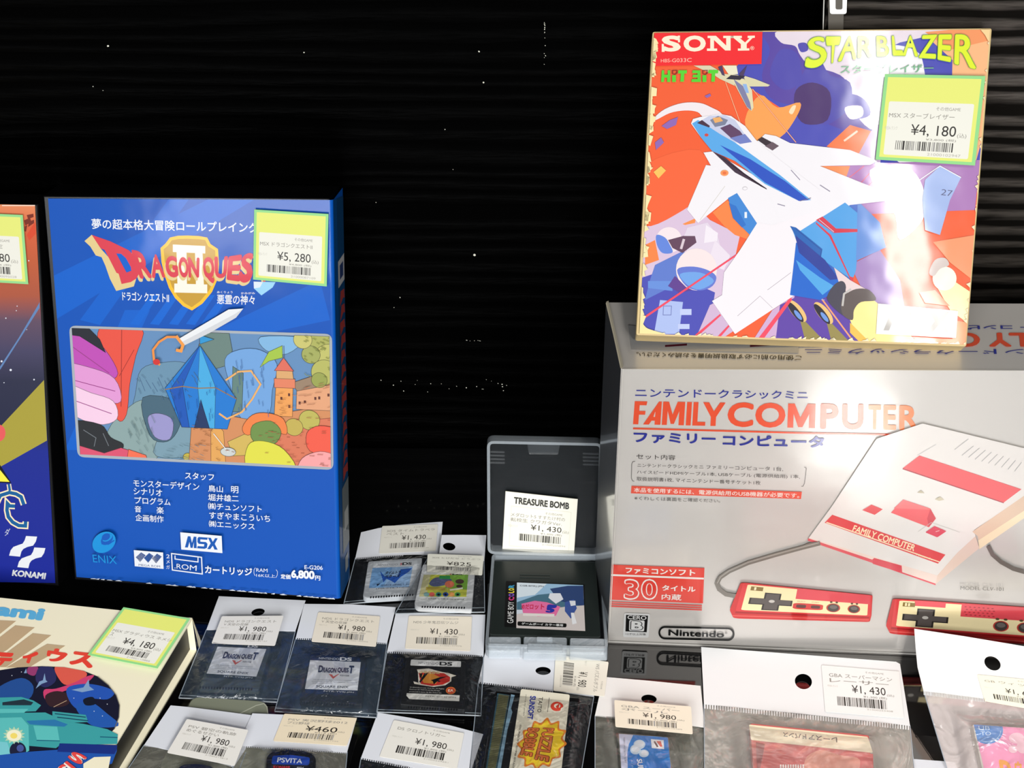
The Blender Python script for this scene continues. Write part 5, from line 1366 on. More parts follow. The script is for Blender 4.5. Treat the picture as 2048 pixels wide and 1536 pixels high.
# lid leans back from the hinge
hA, hB = fr.O + fr.U * lt[0][0] + fr.V * lt[0][1] + fr.N * TB, fr.O + fr.U * lt[1][0] + fr.V * lt[1][1] + fr.N * TB
bk = Vector((-fr.U.y, fr.U.x, 0))
LE = radians(20)
fl = Frame(hA, hB - hA, bk * sin(LE) + Vector((0, 0, 1)) * cos(LE))
LQ = mp(P2, [(80, 68), (852, 84), (832, 842), (84, 822)])
rel = fr.mat().inverted() @ fl.mat()
p = Part(fl)
ll = rounded([fl.loc(q, 0.0) for q in LQ], 0.004)
if area(ll) < 0: ll = ll[::-1]
li = inset(ll, 0.0016)
p.face([(*q, -0.006) for q in ll], (1, 1, 1, 1))
lid = p.build('lid', case, CLEAR); lid.matrix_basis = rel
p = Part(fl)
n = len(ll)
for i in range(n):
    j = (i + 1) % n
    cc = (1, 1, 1, 1)
    p.face([(*ll[i], -0.007), (*ll[j], -0.007), (*ll[j], 0.001), (*ll[i], 0.001)], cc)
    p.face([(*ll[i], 0.001), (*ll[j], 0.001), (*li[j], 0.001), (*li[i], 0.001)], cc)
    p.face([(*li[j], -0.007), (*li[i], -0.007), (*li[i], 0.001), (*li[j], 0.001)], cc)
rim = p.build('lid_rim', case, CLEAR_THICK); rim.matrix_basis = rel
p = Part(fl)
for x0, x1, y0, s_ in ((94, 198, 166, 0), (722, 832, 178, 0)):
    for k in range(4):
        p.prism([fl.loc(P2(q), 0.0) for q in [(x0, y0 + k * 24), (x1, y0 + k * 24 + 3), (x1, y0 + k * 24 + 11), (x0, y0 + k * 24 + 8)]], -0.0058, -0.0045, (120, 135, 145), 0.0002)
p.prism(rounded([fl.loc(P2(q), 0.0) for q in [(346, 110), (570, 112), (556, 186), (360, 184)]], 0.001), -0.0058, -0.004, (90, 105, 112), 0.0004)
rb = p.build('lid_ribs', case, CLEAR); rb.matrix_basis = rel
p = Part(fl, -0.003)
tq = mp(P2, [(204, 409), (686, 462), (660, 838), (183, 796)])
p.prism([fl.loc(q, -0.003) for q in tq], -0.0034, -0.003, (236, 232, 216))
M = quad(tq)
p.outlined('TREASURE BOMB', (0.12, 0.08, 0.885, 0.195), (40, 40, 38), (176, 174, 160), M, 0.03, 0.025)
p.line([M(q) for q in ((0.09, 0.24), (0.92, 0.24), (0.92, 0.93), (0.09, 0.93))], 0.8, (216, 212, 196), ID, closed=True)
tag_text(p, M, [('メダロット5 すすたけ村の', 0.84), ('転校生 クワガタVer.', 0.8)], '¥1,430', '¥1,300', 26, name_y=0.35, dy=0.085, px=(0.37, 0.80), py=(0.525, 0.635), bc=(0.22, 0.70, 0.80, 0.82), top=0.285)
tg = p.build('price_tag', case, PAPER, 'paper price tag with shop name, ¥1,430'); tg.matrix_basis = rel
c = thing('game_cartridge', fr, 'dark cartridge lying in the tray of the open clear case', 'cartridge', CG)
hc = 0.0092
cart_shell(fr, mp(P2, [(124, 872), (806, 878), (840, 1384), (100, 1366)]), c, hc, 0.0078, (34, 40, 38), matl=GLOSSBLACK, rr=0.0015)
p = Part(fr, hc)
for y in (960, 978): p.prism([fr.loc(P2(q), hc) for q in [(300, y), (500, y + 4), (500, y + 12), (300, y + 8)]], hc, hc + 0.0004, (40, 46, 44))
p.build('grip_ridge', c, GLOSSBLACK)
p = Part(fr, hc + 0.0001)
p.poly(rounded(mp(P2, [(206, 1008), (732, 1030), (736, 1340), (196, 1314)]), 2), (12, 12, 13))
lab = rounded(mp(P2, [(280, 1018), (722, 1036), (736, 1342), (276, 1322)]), 2)
p.poly(lab, (206, 214, 224))
p.clip = mp(P2, [(280, 1018), (722, 1036), (736, 1342), (276, 1322)])
p.poly([(280, 1018), (722, 1036), (725, 1110), (279, 1150)], (150, 186, 214), P2); p.poly([(280, 1018), (480, 1026), (400, 1100), (279, 1120)], (214, 226, 234), P2)
p.poly([(279, 1150), (420, 1100), (520, 1090), (730, 1130), (730, 1200), (279, 1200)], (70, 110, 130), P2); p.poly([(500, 1060), (620, 1040), (722, 1040), (728, 1180), (560, 1140)], (44, 66, 112), P2)
p.poly([(276, 1230), (600, 1180), (736, 1170), (736, 1350), (276, 1350)], (206, 196, 192), P2)
p.poly([(500, 1090), (570, 1090), (590, 1130), (540, 1160), (490, 1120)], (222, 224, 230), P2); p.poly([(600, 1150), (660, 1130), (680, 1190), (640, 1260), (600, 1210)], (60, 84, 150), P2); p.poly([(630, 1140), (670, 1140), (672, 1170), (640, 1175)], (220, 222, 228), P2)
p.poly([(310, 1160), (400, 1140), (480, 1150), (570, 1180), (540, 1240), (420, 1245), (320, 1220)], (226, 110, 160), P2); p.text('めだロット', [(312, 1165), (465, 1160), (462, 1200), (310, 1195)], (196, 30, 70), P2, 0.03); p.text('5', [(475, 1162), (558, 1170), (520, 1222), (470, 1218)], (40, 50, 160), P2, 0.08)
p.poly([(320, 1222), (530, 1228), (530, 1246), (320, 1240)], (226, 220, 214), P2); p.poly([(640, 1220), (660, 1220), (680, 1290), (650, 1298)], (230, 230, 232), P2)
p.poly(rounded(mp(P2, [(284, 1278), (612, 1292), (610, 1318), (284, 1306)]), 3), (14, 14, 14)); p.text('ゲームボーイ カラー専用', [(312, 1284), (588, 1296), (586, 1312), (310, 1300)], (230, 230, 228), P2, 0.02)
p.text('CGB-BMKJ-JPN', [(300, 1034), (458, 1040), (458, 1052), (300, 1046)], (60, 66, 74), P2, 0.0)
p.clip = None
def vtext(p, t, q, col, M, b=0.02, flat=False): p.text(t, q, col, M, b, flat)
vtext(p, 'GAME BOY', [(214, 1288), (222, 1146), (260, 1146), (256, 1290)], (226, 226, 224), P2, 0.0)
for t, y0, y1, cc in (('C', 1138, 1114, (206, 60, 120)), ('O', 1112, 1090, (120, 80, 180)), ('L', 1088, 1074, (220, 200, 60)), ('O', 1072, 1056, (230, 210, 70)), ('R', 1054, 1034, (60, 150, 190))):
    p.text(t, [(222, y0), (226, y1), (264, y1), (260, y0)], cc, P2, 0.06, flat=True)
p.build('label_sticker', c, CARD)

# --- front row
fr = table_frame(0.0006, P5((1000, 100)))
mcase = thing('cartridge_case', fr, 'grey-green plastic case half hidden under the leftmost front pouches', 'case')
p = Part(fr)
p.prism(rounded([fr.loc(q, 0.004) for q in ((385, 1392), (534, 1402), (548, 1560), (316, 1540))], 0.005), 0.0, 0.004, (128, 132, 112), 0.0006)
p.build('body', mcase, PLASTIC)
p = Part(fr, 0.0041)
p.line([(470, 1432), (512, 1411), (528, 1407), (534, 1414), (536, 1430)], 1.8, (176, 178, 158))
p.build('edge_line', mcase, PLASTIC)

fr = table_frame(0.0050, P5((500, 400)))
o = thing('cartridge_pouch', fr, 'pouch priced ¥1,980 at the front left, next to the cream box', 'pouch', PG)
hq = mp(P5, [(415, 85), (560, 98), (800, 128), (1078, 165), (1030, 440), (930, 590), (620, 500), (200, 406)])
header(fr, hq, o, teeth=(P5((200, 406)), P5((390, 428)), 24, 3.5))
fq = [P5((200, 406)), P5((1030, 470)), (440, 1640), (200, 1620)]
cq = [(352, 1531), (428, 1536), (424, 1630), (340, 1626)]
film_sheet(fr, fq, cq, o, HC + 0.0005, 6, back=BACK_DIM)
seal(fr, fq, o, bottom=False)
sticker_cream(fr, mp(P5, [(548, 196), (1052, 286), (938, 580), (385, 472)]), o, [('PSV 碧空の軌跡', 0.85), ('めぐるせかい', 0.6)], '¥1,980', '¥1,800', 27, 0.0060, (240, 236, 228))
c = thing('game_cartridge', fr, 'dark navy cartridge showing only its rounded top at the bottom edge', 'cartridge', CG)
p = Part(fr)
p.prism([fr.loc(q, HC) for q in rounded([(352, 1640), (353, 1538), (366, 1528), (396, 1527), (424, 1532), (434, 1545), (428, 1640)], 8)], HC - 0.0036, HC, (22, 30, 60), 0.0005)
p.build('shell', c, PLASTIC)

fr = table_frame(0.0058, P5((1400, 400)))
o = thing('cartridge_pouch', fr, 'pouch priced ¥460 holding a card with blue top label', 'pouch', PG)
hq = mp(P5, [(1085, 150), (1940, 186), (1860, 468), (962, 412)])
header(fr, hq, o, teeth=(P5((965, 412)), P5((1860, 466)), 60, 3.5))
fq = [P5((962, 412)), P5((1862, 466)), (682, 1640), (445, 1630)]
film_sheet(fr, fq, [(532, 1502), (632, 1507), (626, 1630), (524, 1625)], o, HC + 0.0005, 7, back=BACK_DIM)
seal(fr, fq, o, bottom=False)
sticker_cream(fr, mp(P5, [(1345, 153), (1942, 188), (1857, 416), (1255, 376)]), o, [('PSV 実況野球2012', 0.9), ('プロ野球', 0.4)], '¥460', '¥418', 28, 0.0018, (242, 226, 196))
c = thing('game_cartridge', fr, 'small black card with blue band label in the ¥460 pouch', 'cartridge', CG)
p = Part(fr)
p.prism([fr.loc(q, HC) for q in rounded([(524, 1640), (533, 1512), (546, 1501), (580, 1499), (620, 1504), (632, 1514), (626, 1640)], 7)], HC - 0.003, HC, (14, 15, 22), 0.0006)
p.build('shell', c, GLOSSBLACK)
p = Part(fr, HC + 0.0001)
p.poly(rounded(mp(P5, [(1250, 498), (1400, 490), (1556, 512), (1548, 576), (1240, 566)]), 4), (22, 66, 170)); p.text('PSVITA', [(1292, 510), (1496, 524), (1490, 562), (1286, 550)], (228, 232, 240), P5, 0.02)
p.poly([(1236, 566), (1548, 576), (1530, 900), (1210, 900)], (20, 22, 30), P5); p.text('KONAMI', [(1258, 578), (1392, 582), (1390, 604), (1256, 600)], (206, 44, 44), P5, 0.04); p.text('PSV', [(1450, 588), (1506, 590), (1505, 604), (1449, 602)], (220, 222, 226), P5, 0.03, flat=True)
p.build('label_sticker', c, CARD)

fr = table_frame(0.0006, P6((500, 700)))
o = thing('cartridge_pouch', fr, 'pouch priced ¥1,980 below the one with the red oval logo', 'pouch', PG)
hq = mp(P6, [(212, 512), (480, 556), (760, 610), (1010, 676), (935, 900), (900, 1010), (500, 935), (85, 852)])
header(fr, hq, o, teeth=(P6((85, 852)), P6((520, 940)), 26, 4))
fq = [P6((85, 852)), P6((905, 1010)), (930, 1660), (700, 1640)]
film_sheet(fr, fq, None, o, 0.003, 8)
seal(fr, fq, o, bottom=False)
sticker_cream(fr, mp(P6, [(332, 568), (866, 668), (810, 942), (222, 846)]), o, [('DS クロノトリガー', 0.75)], '¥1,980', '¥1,800', 29, 0.0018, (240, 236, 226))

fr = table_frame(0.0008, P6((1400, 500)))
o = thing('cartridge_pouch', fr, 'pouch with a sideways ¥1,980 sticker below the open clear case', 'pouch', PG)
hq = mp(P6, [(1030, 36), (1560, 76), (1900, 110), (1850, 392), (1545, 350), (975, 276)])
header(fr, hq, o, (*P6((1465, 195)), 15.3, 8.4, 2), teeth=(P6((975, 276)), P6((1545, 346)), 34, 4))
fq = [P6((975, 276)), P6((1850, 392)), (1145, 1650), (930, 1630)]
cq = mp(P6, [(1105, 345), (1745, 402), (1625, 1100), (985, 1060)])
film_sheet(fr, fq, cq, o, 0.0078, 9)
seal(fr, fq, o, bottom=False)
sticker_cream(fr, mp(P6, [(1962, 128), (1930, 390), (1543, 347), (1560, 72)]), o, [('WS パズルボブル', 0.9)], '¥1,980', '¥1,800', 30, 0.0022, (240, 234, 218))
c = thing('game_cartridge', fr, 'black cartridge lying sideways with cream label and yellow splash title', 'cartridge', CG)
hc = 0.0072
cart_shell(fr, cq, c, hc, 0.0066, (16, 16, 17), matl=GLOSSBLACK)
p = Part(fr, hc + 0.00005)
p.poly([(1118, 366), (1212, 380), (1088, 1080), (1010, 1070)], (46, 82, 96), P6); p.poly([(1128, 372), (1206, 384), (1080, 1070), (1022, 1060)], (110, 108, 72), P6)
for i in range(52):
    t = i / 52; p.line([(1128 - 104 * t, 378 + 680 * t), (1206 - 124 * t, 388 + 682 * t)], 1.0, (70, 72, 48), P6)
p.poly([(1222, 374), (1250, 380), (1222, 480), (1232, 510), (1195, 640), (1120, 1080), (1090, 1076)], (120, 152, 172), P6)
p.build('connector', c, PLASTIC)
p = Part(fr, hc + 0.0001)
p.poly(rounded(mp(P6, [(1297, 333), (1668, 376), (1588, 1090), (1190, 1050)]), 4), (232, 226, 204))
p.text('TAITO', [(1464, 396), (1449, 512), (1420, 510), (1432, 393)], (50, 48, 46), P6, 0.01)
p.text('SUNSOFT', [(1412, 388), (1386, 566), (1344, 560), (1366, 386)], (34, 50, 160), P6, 0.04, flat=True); p.text('MADE IN JAPAN', [(1340, 378), (1322, 536), (1310, 535), (1328, 377)], (90, 88, 84), P6, 0.0, flat=True)
p.line([(1512, 400), (1498, 510)], 1.0, (90, 88, 84), P6); p.ell(1570, 466, 48, 36, (222, 66, 40), P6); p.ell(1572, 462, 24, 18, (236, 230, 210), P6); p.poly([(1560, 466), (1590, 440), (1580, 500)], (222, 66, 40), P6); p.poly([(1600, 480), (1622, 466), (1590, 520)], (236, 230, 210), P6)
def splat(k):
    out = []
    for i in range(24):
        a = 2 * pi * i / 24
        r_ = k * (1.0 + 0.10 * cos(6 * a * 2))
        out.append((1455 + 172 * r_ * cos(a) - 38 * r_ * sin(a), 750 + 182 * r_ * sin(a)))
    return out
p.blob(splat(1.0), (226, 130, 40), P6); p.blob(splat(0.9), (244, 208, 40), P6)
for t, q in (('PUZZLE', [(1548, 632), (1502, 888), (1400, 866), (1468, 628)]), ('BOBBLE', [(1436, 632), (1378, 848), (1292, 832), (1352, 628)])):
    p.outlined(t, q, (222, 118, 54), (130, 50, 24), P6, 0.03, 0.05)
p.text('©SUNSOFT ©1998 ©TAITO', [(1302, 606), (1240, 960), (1226, 958), (1288, 605)], (90, 88, 80), P6, 0.0)
p.build('label_sticker', c, CARD)

fr = table_frame(0.0012, P7((500, 800)))
o = thing('cartridge_pouch', fr, 'pouch priced ¥1,980 holding a blue cartridge, in front of the silver box', 'pouch', PG)
hq = mp(P7, [(120, 328), (520, 362), (985, 408), (1022, 778), (560, 720), (45, 668)])
header(fr, hq, o, (*P7((525, 524)), 15.5, 9, 5), (238, 236, 232), teeth=(P7((45, 668)), P7((225, 690)), 14, 2.5))
fq = [P7((45, 668)), P7((1022, 778)), (1420, 1660), (1190, 1640)]
cq = mp(P7, [(246, 824), (700, 862), (752, 1320), (282, 1260)])
film_sheet(fr, fq, cq, o, 0.0062, 10, amp=0.0009, back=BACK_DIM)
seal(fr, fq, o, bottom=False)
sticker_cream(fr, mp(P7, [(216, 534), (900, 592), (915, 838), (226, 772)]), o, [('GBA スーパー', 0.85), ('ボール', 0.7)], '¥1,980', '¥1,800', 31, 0.0066, (244, 232, 210))
c = thing('game_cartridge', fr, 'cartridge with bright blue label and white bubbles at the bottom', 'cartridge', CG)
hc = 0.0056
cart_shell(fr, cq, c, hc, 0.005, (120, 118, 108))
p = Part(fr, hc + 0.0001)
p.poly(rounded(mp(P7, [(258, 836), (692, 868), (735, 1300), (286, 1250)]), 3), (14, 122, 206))
p.poly([(258, 836), (385, 846), (345, 930), (332, 1010), (340, 1260), (286, 1250)], (206, 210, 232), P7)
for a in ((440, 930, 52, 42), (405, 975, 48, 44), (480, 1010, 44, 34)): p.ell(*a, (206, 226, 240), P7)
for a in ((440, 925, 40, 30), (405, 970, 36, 32), (484, 1008, 30, 22)): p.ell(*a, (236, 240, 244), P7)
p.poly([(542, 882), (655, 892), (660, 972), (550, 962)], (236, 236, 236), P7)
p.poly([(565, 905), (580, 900), (610, 950), (595, 955)], (90, 60, 60), P7); p.poly([(590, 900), (630, 900), (645, 950), (625, 950)], (226, 100, 80), P7)
p.text('SUPER', [(462, 1058), (500, 1250), (440, 1250), (415, 1060)], (236, 240, 244), P7, 0.03); p.text('ADVANCE', [(378, 1062), (400, 1250), (386, 1250), (362, 1062)], (120, 180, 224), P7, 0.0)
p.text('©2001 HUDSON SOFT', [(312, 866), (325, 1100), (308, 1098), (296, 866)], (130, 134, 150), P7, 0.0)
p.build('label_sticker', c, CARD)

fr = table_frame(0.0022, P8((200, 900)))
o = thing('cartridge_pouch', fr, 'wide pouch priced ¥1,430 holding a red cartridge, in front of the silver box', 'pouch', PG)
hq = [(1402.4, 1294), (1600, 1309), (1792, 1323.5), (1800, 1328), (1820, 1451), (1610, 1428), (1408, 1408)]
header(fr, hq, o, (1606.8, 1362.7, 17.3, 15.5, 20), (240, 240, 240), teeth=((1408, 1408), (1820, 1451), 80, 9))
fq = [(1408, 1408), (1820, 1451), (1840, 1660), (1410, 1640)]
cq = [(1500, 1446), (1738, 1470), (1752, 1640), (1512, 1640)]
film_sheet(fr, fq, cq, o, 0.0082, 11, amp=0.0011, film=FILM_HAZE, back=BACK_GREY)
seal(fr, fq, o, bottom=False)
sticker_cream(fr, mp(P8, [(195, 412), (905, 470), (950, 900), (230, 838)]), o, [('GBA スーパーマシン', 0.9), ('レーサー', 0.85)], '¥1,430', '¥1,300', 32, 0.0018, (244, 243, 240), 'white price sticker, ¥1,430')
c = thing('game_cartridge', fr, 'red cartridge with cream strip label in the wide pouch', 'cartridge', CG)
hc = 0.0075
cart_shell(fr, cq, c, hc, 0.007, (206, 84, 78))
p = Part(fr, hc + 0.0001)
p.poly(rounded([(1498, 1449), (1735.6, 1473.6), (1746, 1505.8), (1502, 1480)], 3), (246, 232, 198))
p.text('レースアドバンス', [(1675, 1486), (1566, 1474), (1566, 1464), (1674, 1474)], (60, 50, 40), None, 0.03)
p.poly([(1512, 1484), (1746, 1508), (1750, 1640), (1516, 1640)], (214, 78, 74)); p.poly([(1512, 1484), (1530, 1488), (1520, 1540), (1514, 1540)], (150, 40, 44))
for i in range(12): p.rect(1560 + i * 5, 1529, 1563 + i * 5, 1540, (240, 232, 226), flat=True)
p.blob([(1610, 1520), (1640, 1500), (1680, 1510), (1720, 1520), (1700, 1560), (1620, 1560)], (234, 150, 126))
p.build('label_sticker', c, CARD)

tl_ = radians(19)
fr = Frame(on_table((1950, 1570), 0.0005), (1, 0, 0), (0, cos(tl_), sin(tl_)))
o = thing('cartridge_pouch', fr, 'pouch at the right edge holding a pink cartridge, its header leaning on the silver box', 'pouch', PG)
hq = mp(P8, [(1045, 80), (1500, 148), (2300, 282), (2320, 790), (1690, 720), (1130, 648), (1075, 430), (1058, 260)])
header(fr, hq, o, (*P8((1760, 396)), 17.5, 13, 32), (242, 242, 240), teeth=(P8((1130, 648)), P8((1700, 718)), 40, 8))
fq = [P8((1130, 650)), P8((2320, 790)), (2130, 1640), (1925, 1640)]
cq = mp(P8, [(1575, 950), (2290, 1000), (2340, 1700), (1740, 1700)])
film_sheet(fr, fq, cq, o, 0.0082, 12, amp=0.001, film=FILM_HAZE, back=BACK_PINK)
seal(fr, fq, o, bottom=False)
p = Part(fr, 0.0026)
sticker_cream(fr, mp(P8, [(1620, 498), (2330, 570), (2360, 860), (1690, 742)]), o, [('GB ウィッシュ', 0.9)], '¥1,650', '¥1,500', 33, 0.0018, (244, 236, 212))
c = thing('game_cartridge', fr, 'pink cartridge with a round blue corner badge at the lower right', 'cartridge', CG)
hc = 0.0075
cart_shell(fr, cq, c, hc, 0.007, (206, 196, 186))
p = Part(fr, hc + 0.0001)
p.poly(rounded(mp(P8, [(1588, 955), (2280, 1005), (2330, 1690), (1760, 1690)]), 4), (240, 150, 186))
p.clip = mp(P8, [(1588, 955), (2280, 1005), (2330, 1690), (1760, 1690)])
p.ell(1715, 1010, 142, 125, (72, 132, 200), P8); p.line([P8((1715 + 122 * cos(a), 1010 + 106 * sin(a))) for a in (0.0, 0.4, 0.8, 1.2, 1.6, 2.0)], 1.2, (170, 200, 226), ID)
p.text('UB', [(1630, 968), (1735, 970), (1735, 1008), (1635, 1004)], (206, 222, 240), P8, 0.0); p.text('TO', [(1650, 1018), (1745, 1020), (1745, 1056), (1655, 1054)], (206, 222, 240), P8, 0.0, flat=True)
for a in ((1980, 1080, 70, 50), (2040, 1160, 60, 60), (1950, 1180, 44, 36)): p.ell(*a, (240, 196, 206), P8)
p.text('D', [(1815, 1275), (1925, 1290), (1935, 1420), (1835, 1410)], (240, 160, 40), P8, 0.08); p.text('ウィッシュ', [(1960, 1290), (2300, 1330), (2310, 1430), (1965, 1400)], (240, 160, 40), P8, 0.06, flat=True)
p.clip = None
p.build('label_sticker', c, CARD)

fr = table_frame(0.0006, (1860, 1540))
o = thing('cartridge_pouch', fr, 'pouch of which only the white header edge shows at the bottom right', 'pouch', PG)
header(fr, [(1826, 1518), (1910, 1524), (1940, 1600), (1838, 1594)], o)
film_sheet(fr, [(1838, 1594), (1940, 1600), (1960, 1680), (1840, 1670)], None, o, 0.003, 13, 12, 10)

# ------------------------------------------------------------------ cream box lying at the lower left
K1 = Z(0, 1170, 4.198)
INKG[0] = 0.95
HB = 0.027
fr = table_frame(0.0, (200, 1400))
cream = thing('game_box', fr, 'cream sleeve box with a spaceship picture lying flat at the lower left', 'game box')
q_tr, q_br, q_tl = K1((1612, 276)), K1((500, 2120)), K1((-1250, -25))
TQ = [fr.loc(q, HB) for q in (q_tl, q_tr, q_br)]
TQ.append(tuple(Vector(TQ[0]) + Vector(TQ[2]) - Vector(TQ[1])))
CRE = (240, 232, 202)
p = Part(fr)
c_ = lin(CRE)
loop = TQ if area(TQ) > 0 else TQ[::-1]
# sleeve: top and bottom boards and three sides, the right side open on a dark inner tray
tl_, tr_, br_, bl_ = TQ
T_ = 0.0012
p.face([(*q, HB) for q in (bl_, br_, tr_, tl_)], c_)
p.prism([tl_, tr_, br_, bl_], 0.0, T_, CRE)
p.face([(*tl_, 0), (*tr_, 0), (*tr_, HB), (*tl_, HB)], c_); p.face([(*bl_, 0), (*br_, 0), (*br_, HB), (*bl_, HB)], c_); p.face([(*tl_, 0), (*bl_, 0), (*bl_, HB), (*tl_, HB)], c_)
u_ = Vector(tl_) - Vector(tr_); u_.normalize()
off = lambda q, d: tuple(Vector(q) + u_ * d)
p.face([(*off(tr_, 0), HB), (*br_, HB), (*br_, HB - T_), (*tr_, HB - T_)], c_)
p.build('sleeve', cream, PAPER)
p = Part(fr)
p.prism([off(tr_, 0.0035), off(br_, 0.0035), off(br_, 0.04), off(tr_, 0.04)], T_, HB - T_, (8, 8, 8))
p.build('inner_tray', cream, PLASTIC)
p = Part(fr)
d_ = (Vector(br_) - Vector(tr_)).normalized()
e0, e1 = Vector(tr_), Vector(tr_) + d_ * 0.004 - u_ * 0.0035
p.face([(e0.x, e0.y, HB - 0.0002), (e1.x, e1.y, HB - 0.004), (e1.x + .0006, e1.y - .001, 0.008), (e0.x + .003, e0.y, 0.008)], c_)
p.face([(e0.x, e0.y + 0.0006, HB - 0.0002), (e0.x + .003, e0.y + 0.0006, 0.008), (e1.x + .0006, e1.y - .0004, 0.008), (e1.x, e1.y + 0.0006, HB - 0.004)], c_)
p.build('torn_flap', cream, PAPER)
p = Part(fr, HB + 0.0001)
for q in ([(-400, 220), (5, 296), (135, 302), (-60, 460), (-300, 620)], [(128, 338), (292, 356), (60, 545), (-200, 700), (-330, 690)], [(275, 404), (430, 422), (300, 520), (50, 690), (-110, 690)], [(395, 494), (548, 510), (440, 580), (330, 640), (250, 690), (50, 694)]):
    p.poly(q, (190, 164, 128), K1)
p.text('Konami', [(-480, 95), (388, 196), (352, 302), (-520, 200)], (92, 172, 214), K1, 0.06)
for t, q in (('グ', [(-640, 470), (-470, 490), (-540, 640), (-730, 600)]), ('ラ', [(-450, 490), (-290, 505), (-350, 655), (-520, 640)]), ('テ', [(-40, 560), (140, 572), (60, 690), (-70, 690)]), ('ィ', [(200, 552), (332, 560), (280, 672), (180, 640)]), ('ウ', [(402, 525), (592, 545), (520, 668), (385, 628)]), ('ス', [(605, 552), (800, 575), (775, 705), (575, 665)])):
    p.text(t, q, (228, 66, 52), K1, 0.06, flat=True)
dome = [(-700, 900), (-300, 760), (0, 716), (150, 692), (350, 682), (540, 690), (700, 720), (820, 768), (910, 840), (975, 925), (1004, 1010), (998, 1110), (960, 1210), (850, 1320), (700, 1420), (620, 2200), (-700, 2200)]
p.poly(dome, (22, 24, 44), K1)
p.clip = mp(K1, [(-700, 900), (-300, 760), (0, 716), (150, 692), (350, 682), (540, 690), (700, 720), (820, 768), (910, 840), (975, 925), (1004, 1010), (998, 1110), (990, 1300), (900, 2200), (-700, 2200)])
p.blob([(460, 690), (560, 690), (720, 730), (700, 790), (560, 840), (490, 780)], (222, 92, 76), K1); p.blob([(240, 690), (320, 690), (290, 760), (230, 740)], (150, 60, 110), K1)
p.blob([(370, 880), (470, 870), (620, 820), (720, 770), (790, 760), (700, 840), (540, 890), (450, 930), (380, 960)], (206, 64, 110), K1); p.blob([(380, 930), (480, 890), (590, 930), (560, 1010), (420, 1020)], (54, 34, 40), K1)
p.blob([(0, 850), (180, 780), (280, 850), (240, 960), (60, 1000), (-60, 950)], (36, 78, 146), K1); p.blob([(330, 690), (440, 690), (470, 800), (380, 860), (300, 800)], (44, 46, 92), K1)
p.blob([(560, 870), (700, 830), (860, 850), (960, 900), (900, 960), (760, 960), (700, 1060), (600, 1000)], (38, 84, 176), K1); p.blob([(640, 1010), (760, 980), (900, 1080), (1000, 1180), (800, 1190), (680, 1100)], (36, 88, 170), K1); p.blob([(700, 960), (780, 940), (800, 1000), (720, 1010)], (20, 26, 40), K1)
for q in ([(360, 800), (375, 740), (385, 800), (400, 812), (350, 830), (300, 870), (330, 810)], [(700, 860), (745, 790), (750, 850), (790, 880), (740, 890), (690, 900), (600, 880)], [(200, 740), (220, 700), (225, 740)]): p.poly(q, (130, 160, 196), K1)
for x, y in ((100, 760), (840, 950), (900, 1000), (620, 950), (180, 730), (860, 1100), (790, 1060)): p.ell(x, y, 4, 4, (220, 226, 236), K1, n=6, flat=True)
TEAL, TE2, TE3 = (60, 158, 160), (92, 190, 186), (30, 96, 120)
p.poly([(-200, 950), (180, 940), (280, 970), (345, 1010), (300, 1060), (-200, 1080)], TEAL, K1); p.poly([(20, 985), (200, 960), (280, 985), (260, 1010), (20, 1010)], (34, 52, 62), K1); p.poly([(-200, 1040), (240, 1040), (200, 1075), (-200, 1085)], TE2, K1)
p.poly([(440, 1060), (720, 1090), (740, 1150), (560, 1160), (440, 1110)], TEAL, K1); p.line([(460, 1080), (720, 1110)], 2, (24, 70, 90), K1); p.line([(480, 1110), (740, 1140)], 2, (24, 70, 90), K1); p.line([(450, 1024), (560, 970)], 1.2, (190, 160, 130), K1)
p.poly([(-200, 1080), (60, 1075), (380, 1070), (560, 1150), (700, 1165), (900, 1210), (1025, 1272), (990, 1335), (700, 1340), (520, 1330), (470, 1370), (240, 1350), (-200, 1300)], TEAL, K1)
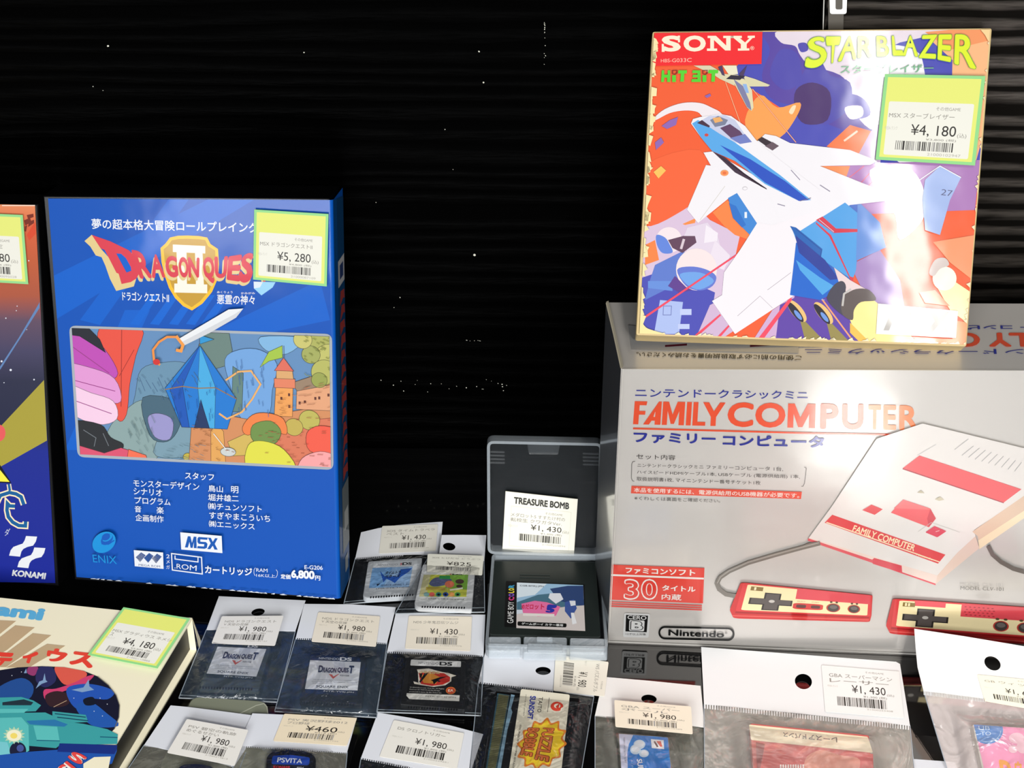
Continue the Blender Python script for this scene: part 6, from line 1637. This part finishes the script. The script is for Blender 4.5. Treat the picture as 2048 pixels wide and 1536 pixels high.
p.poly([(220, 1140), (460, 1130), (570, 1170), (540, 1190), (250, 1170)], (44, 118, 170), K1); p.poly([(280, 1180), (480, 1190), (500, 1305), (310, 1300)], TE2, K1); p.poly([(310, 1300), (500, 1305), (505, 1312), (305, 1308)], TE3, K1); p.line([(840, 1275), (1000, 1282)], 2, TE3, K1)
p.poly([(-200, 1120), (180, 1110), (240, 1180), (245, 1390), (200, 1420), (-200, 1420)], TE2, K1); p.poly([(-200, 1300), (60, 1320), (100, 1430), (80, 1470), (-200, 1460)], (120, 200, 206), K1)
p.ell(150, 1390, 70, 72, (30, 34, 60), K1); p.ell(170, 1370, 30, 30, (70, 86, 150), K1)
p.poly([(-200, 1450), (240, 1400), (520, 1380), (520, 1330), (1000, 1345), (940, 1500), (600, 1600), (-200, 1700)], (34, 84, 168), K1); p.poly([(500, 1330), (1000, 1345), (960, 1420), (480, 1400)], (26, 48, 124), K1)
st = []
for i in range(28):
    a = 2 * pi * i / 28; r_ = 95 if i % 2 else 66
    st.append((118 + r_ * cos(a), 1262 + r_ * 0.78 * sin(a)))
p.poly(st, (180, 214, 180), K1); p.ell(118, 1264, 62, 48, (246, 242, 210), K1); p.ell(116, 1266, 30, 24, (246, 222, 110), K1)
p.clip = None
p.poly([(700, 1500), (790, 1445), (930, 1440), (890, 1640), (700, 1640)], CRE, K1)
p.line(mp(K1, [(820, 768), (910, 840), (975, 925), (1004, 1010), (998, 1110), (960, 1210)]), 1.6, (110, 106, 96), ID)
for t, q in (('S', [(618, 1392), (748, 1448), (668, 1518), (562, 1448)]), ('NEMESI', [(80, 1830), (560, 1475), (655, 1550), (190, 1920)])):
    p.outlined(t, q, (240, 236, 226), (40, 40, 110), K1, 0.09, 0.03); p.text(t, q, (226, 74, 70), K1, 0.03)
p.build('cover_print', cream, CARD)
sticker_yellow(fr, mp(K1, [(1037, 186), (1597, 280), (1322, 700), (736, 586)]), cream, [('MSX グラディウス ネメシ', 0.95), ('ス', 0.14)], '¥4,180', '¥3,800', 14, HB + 0.0026)
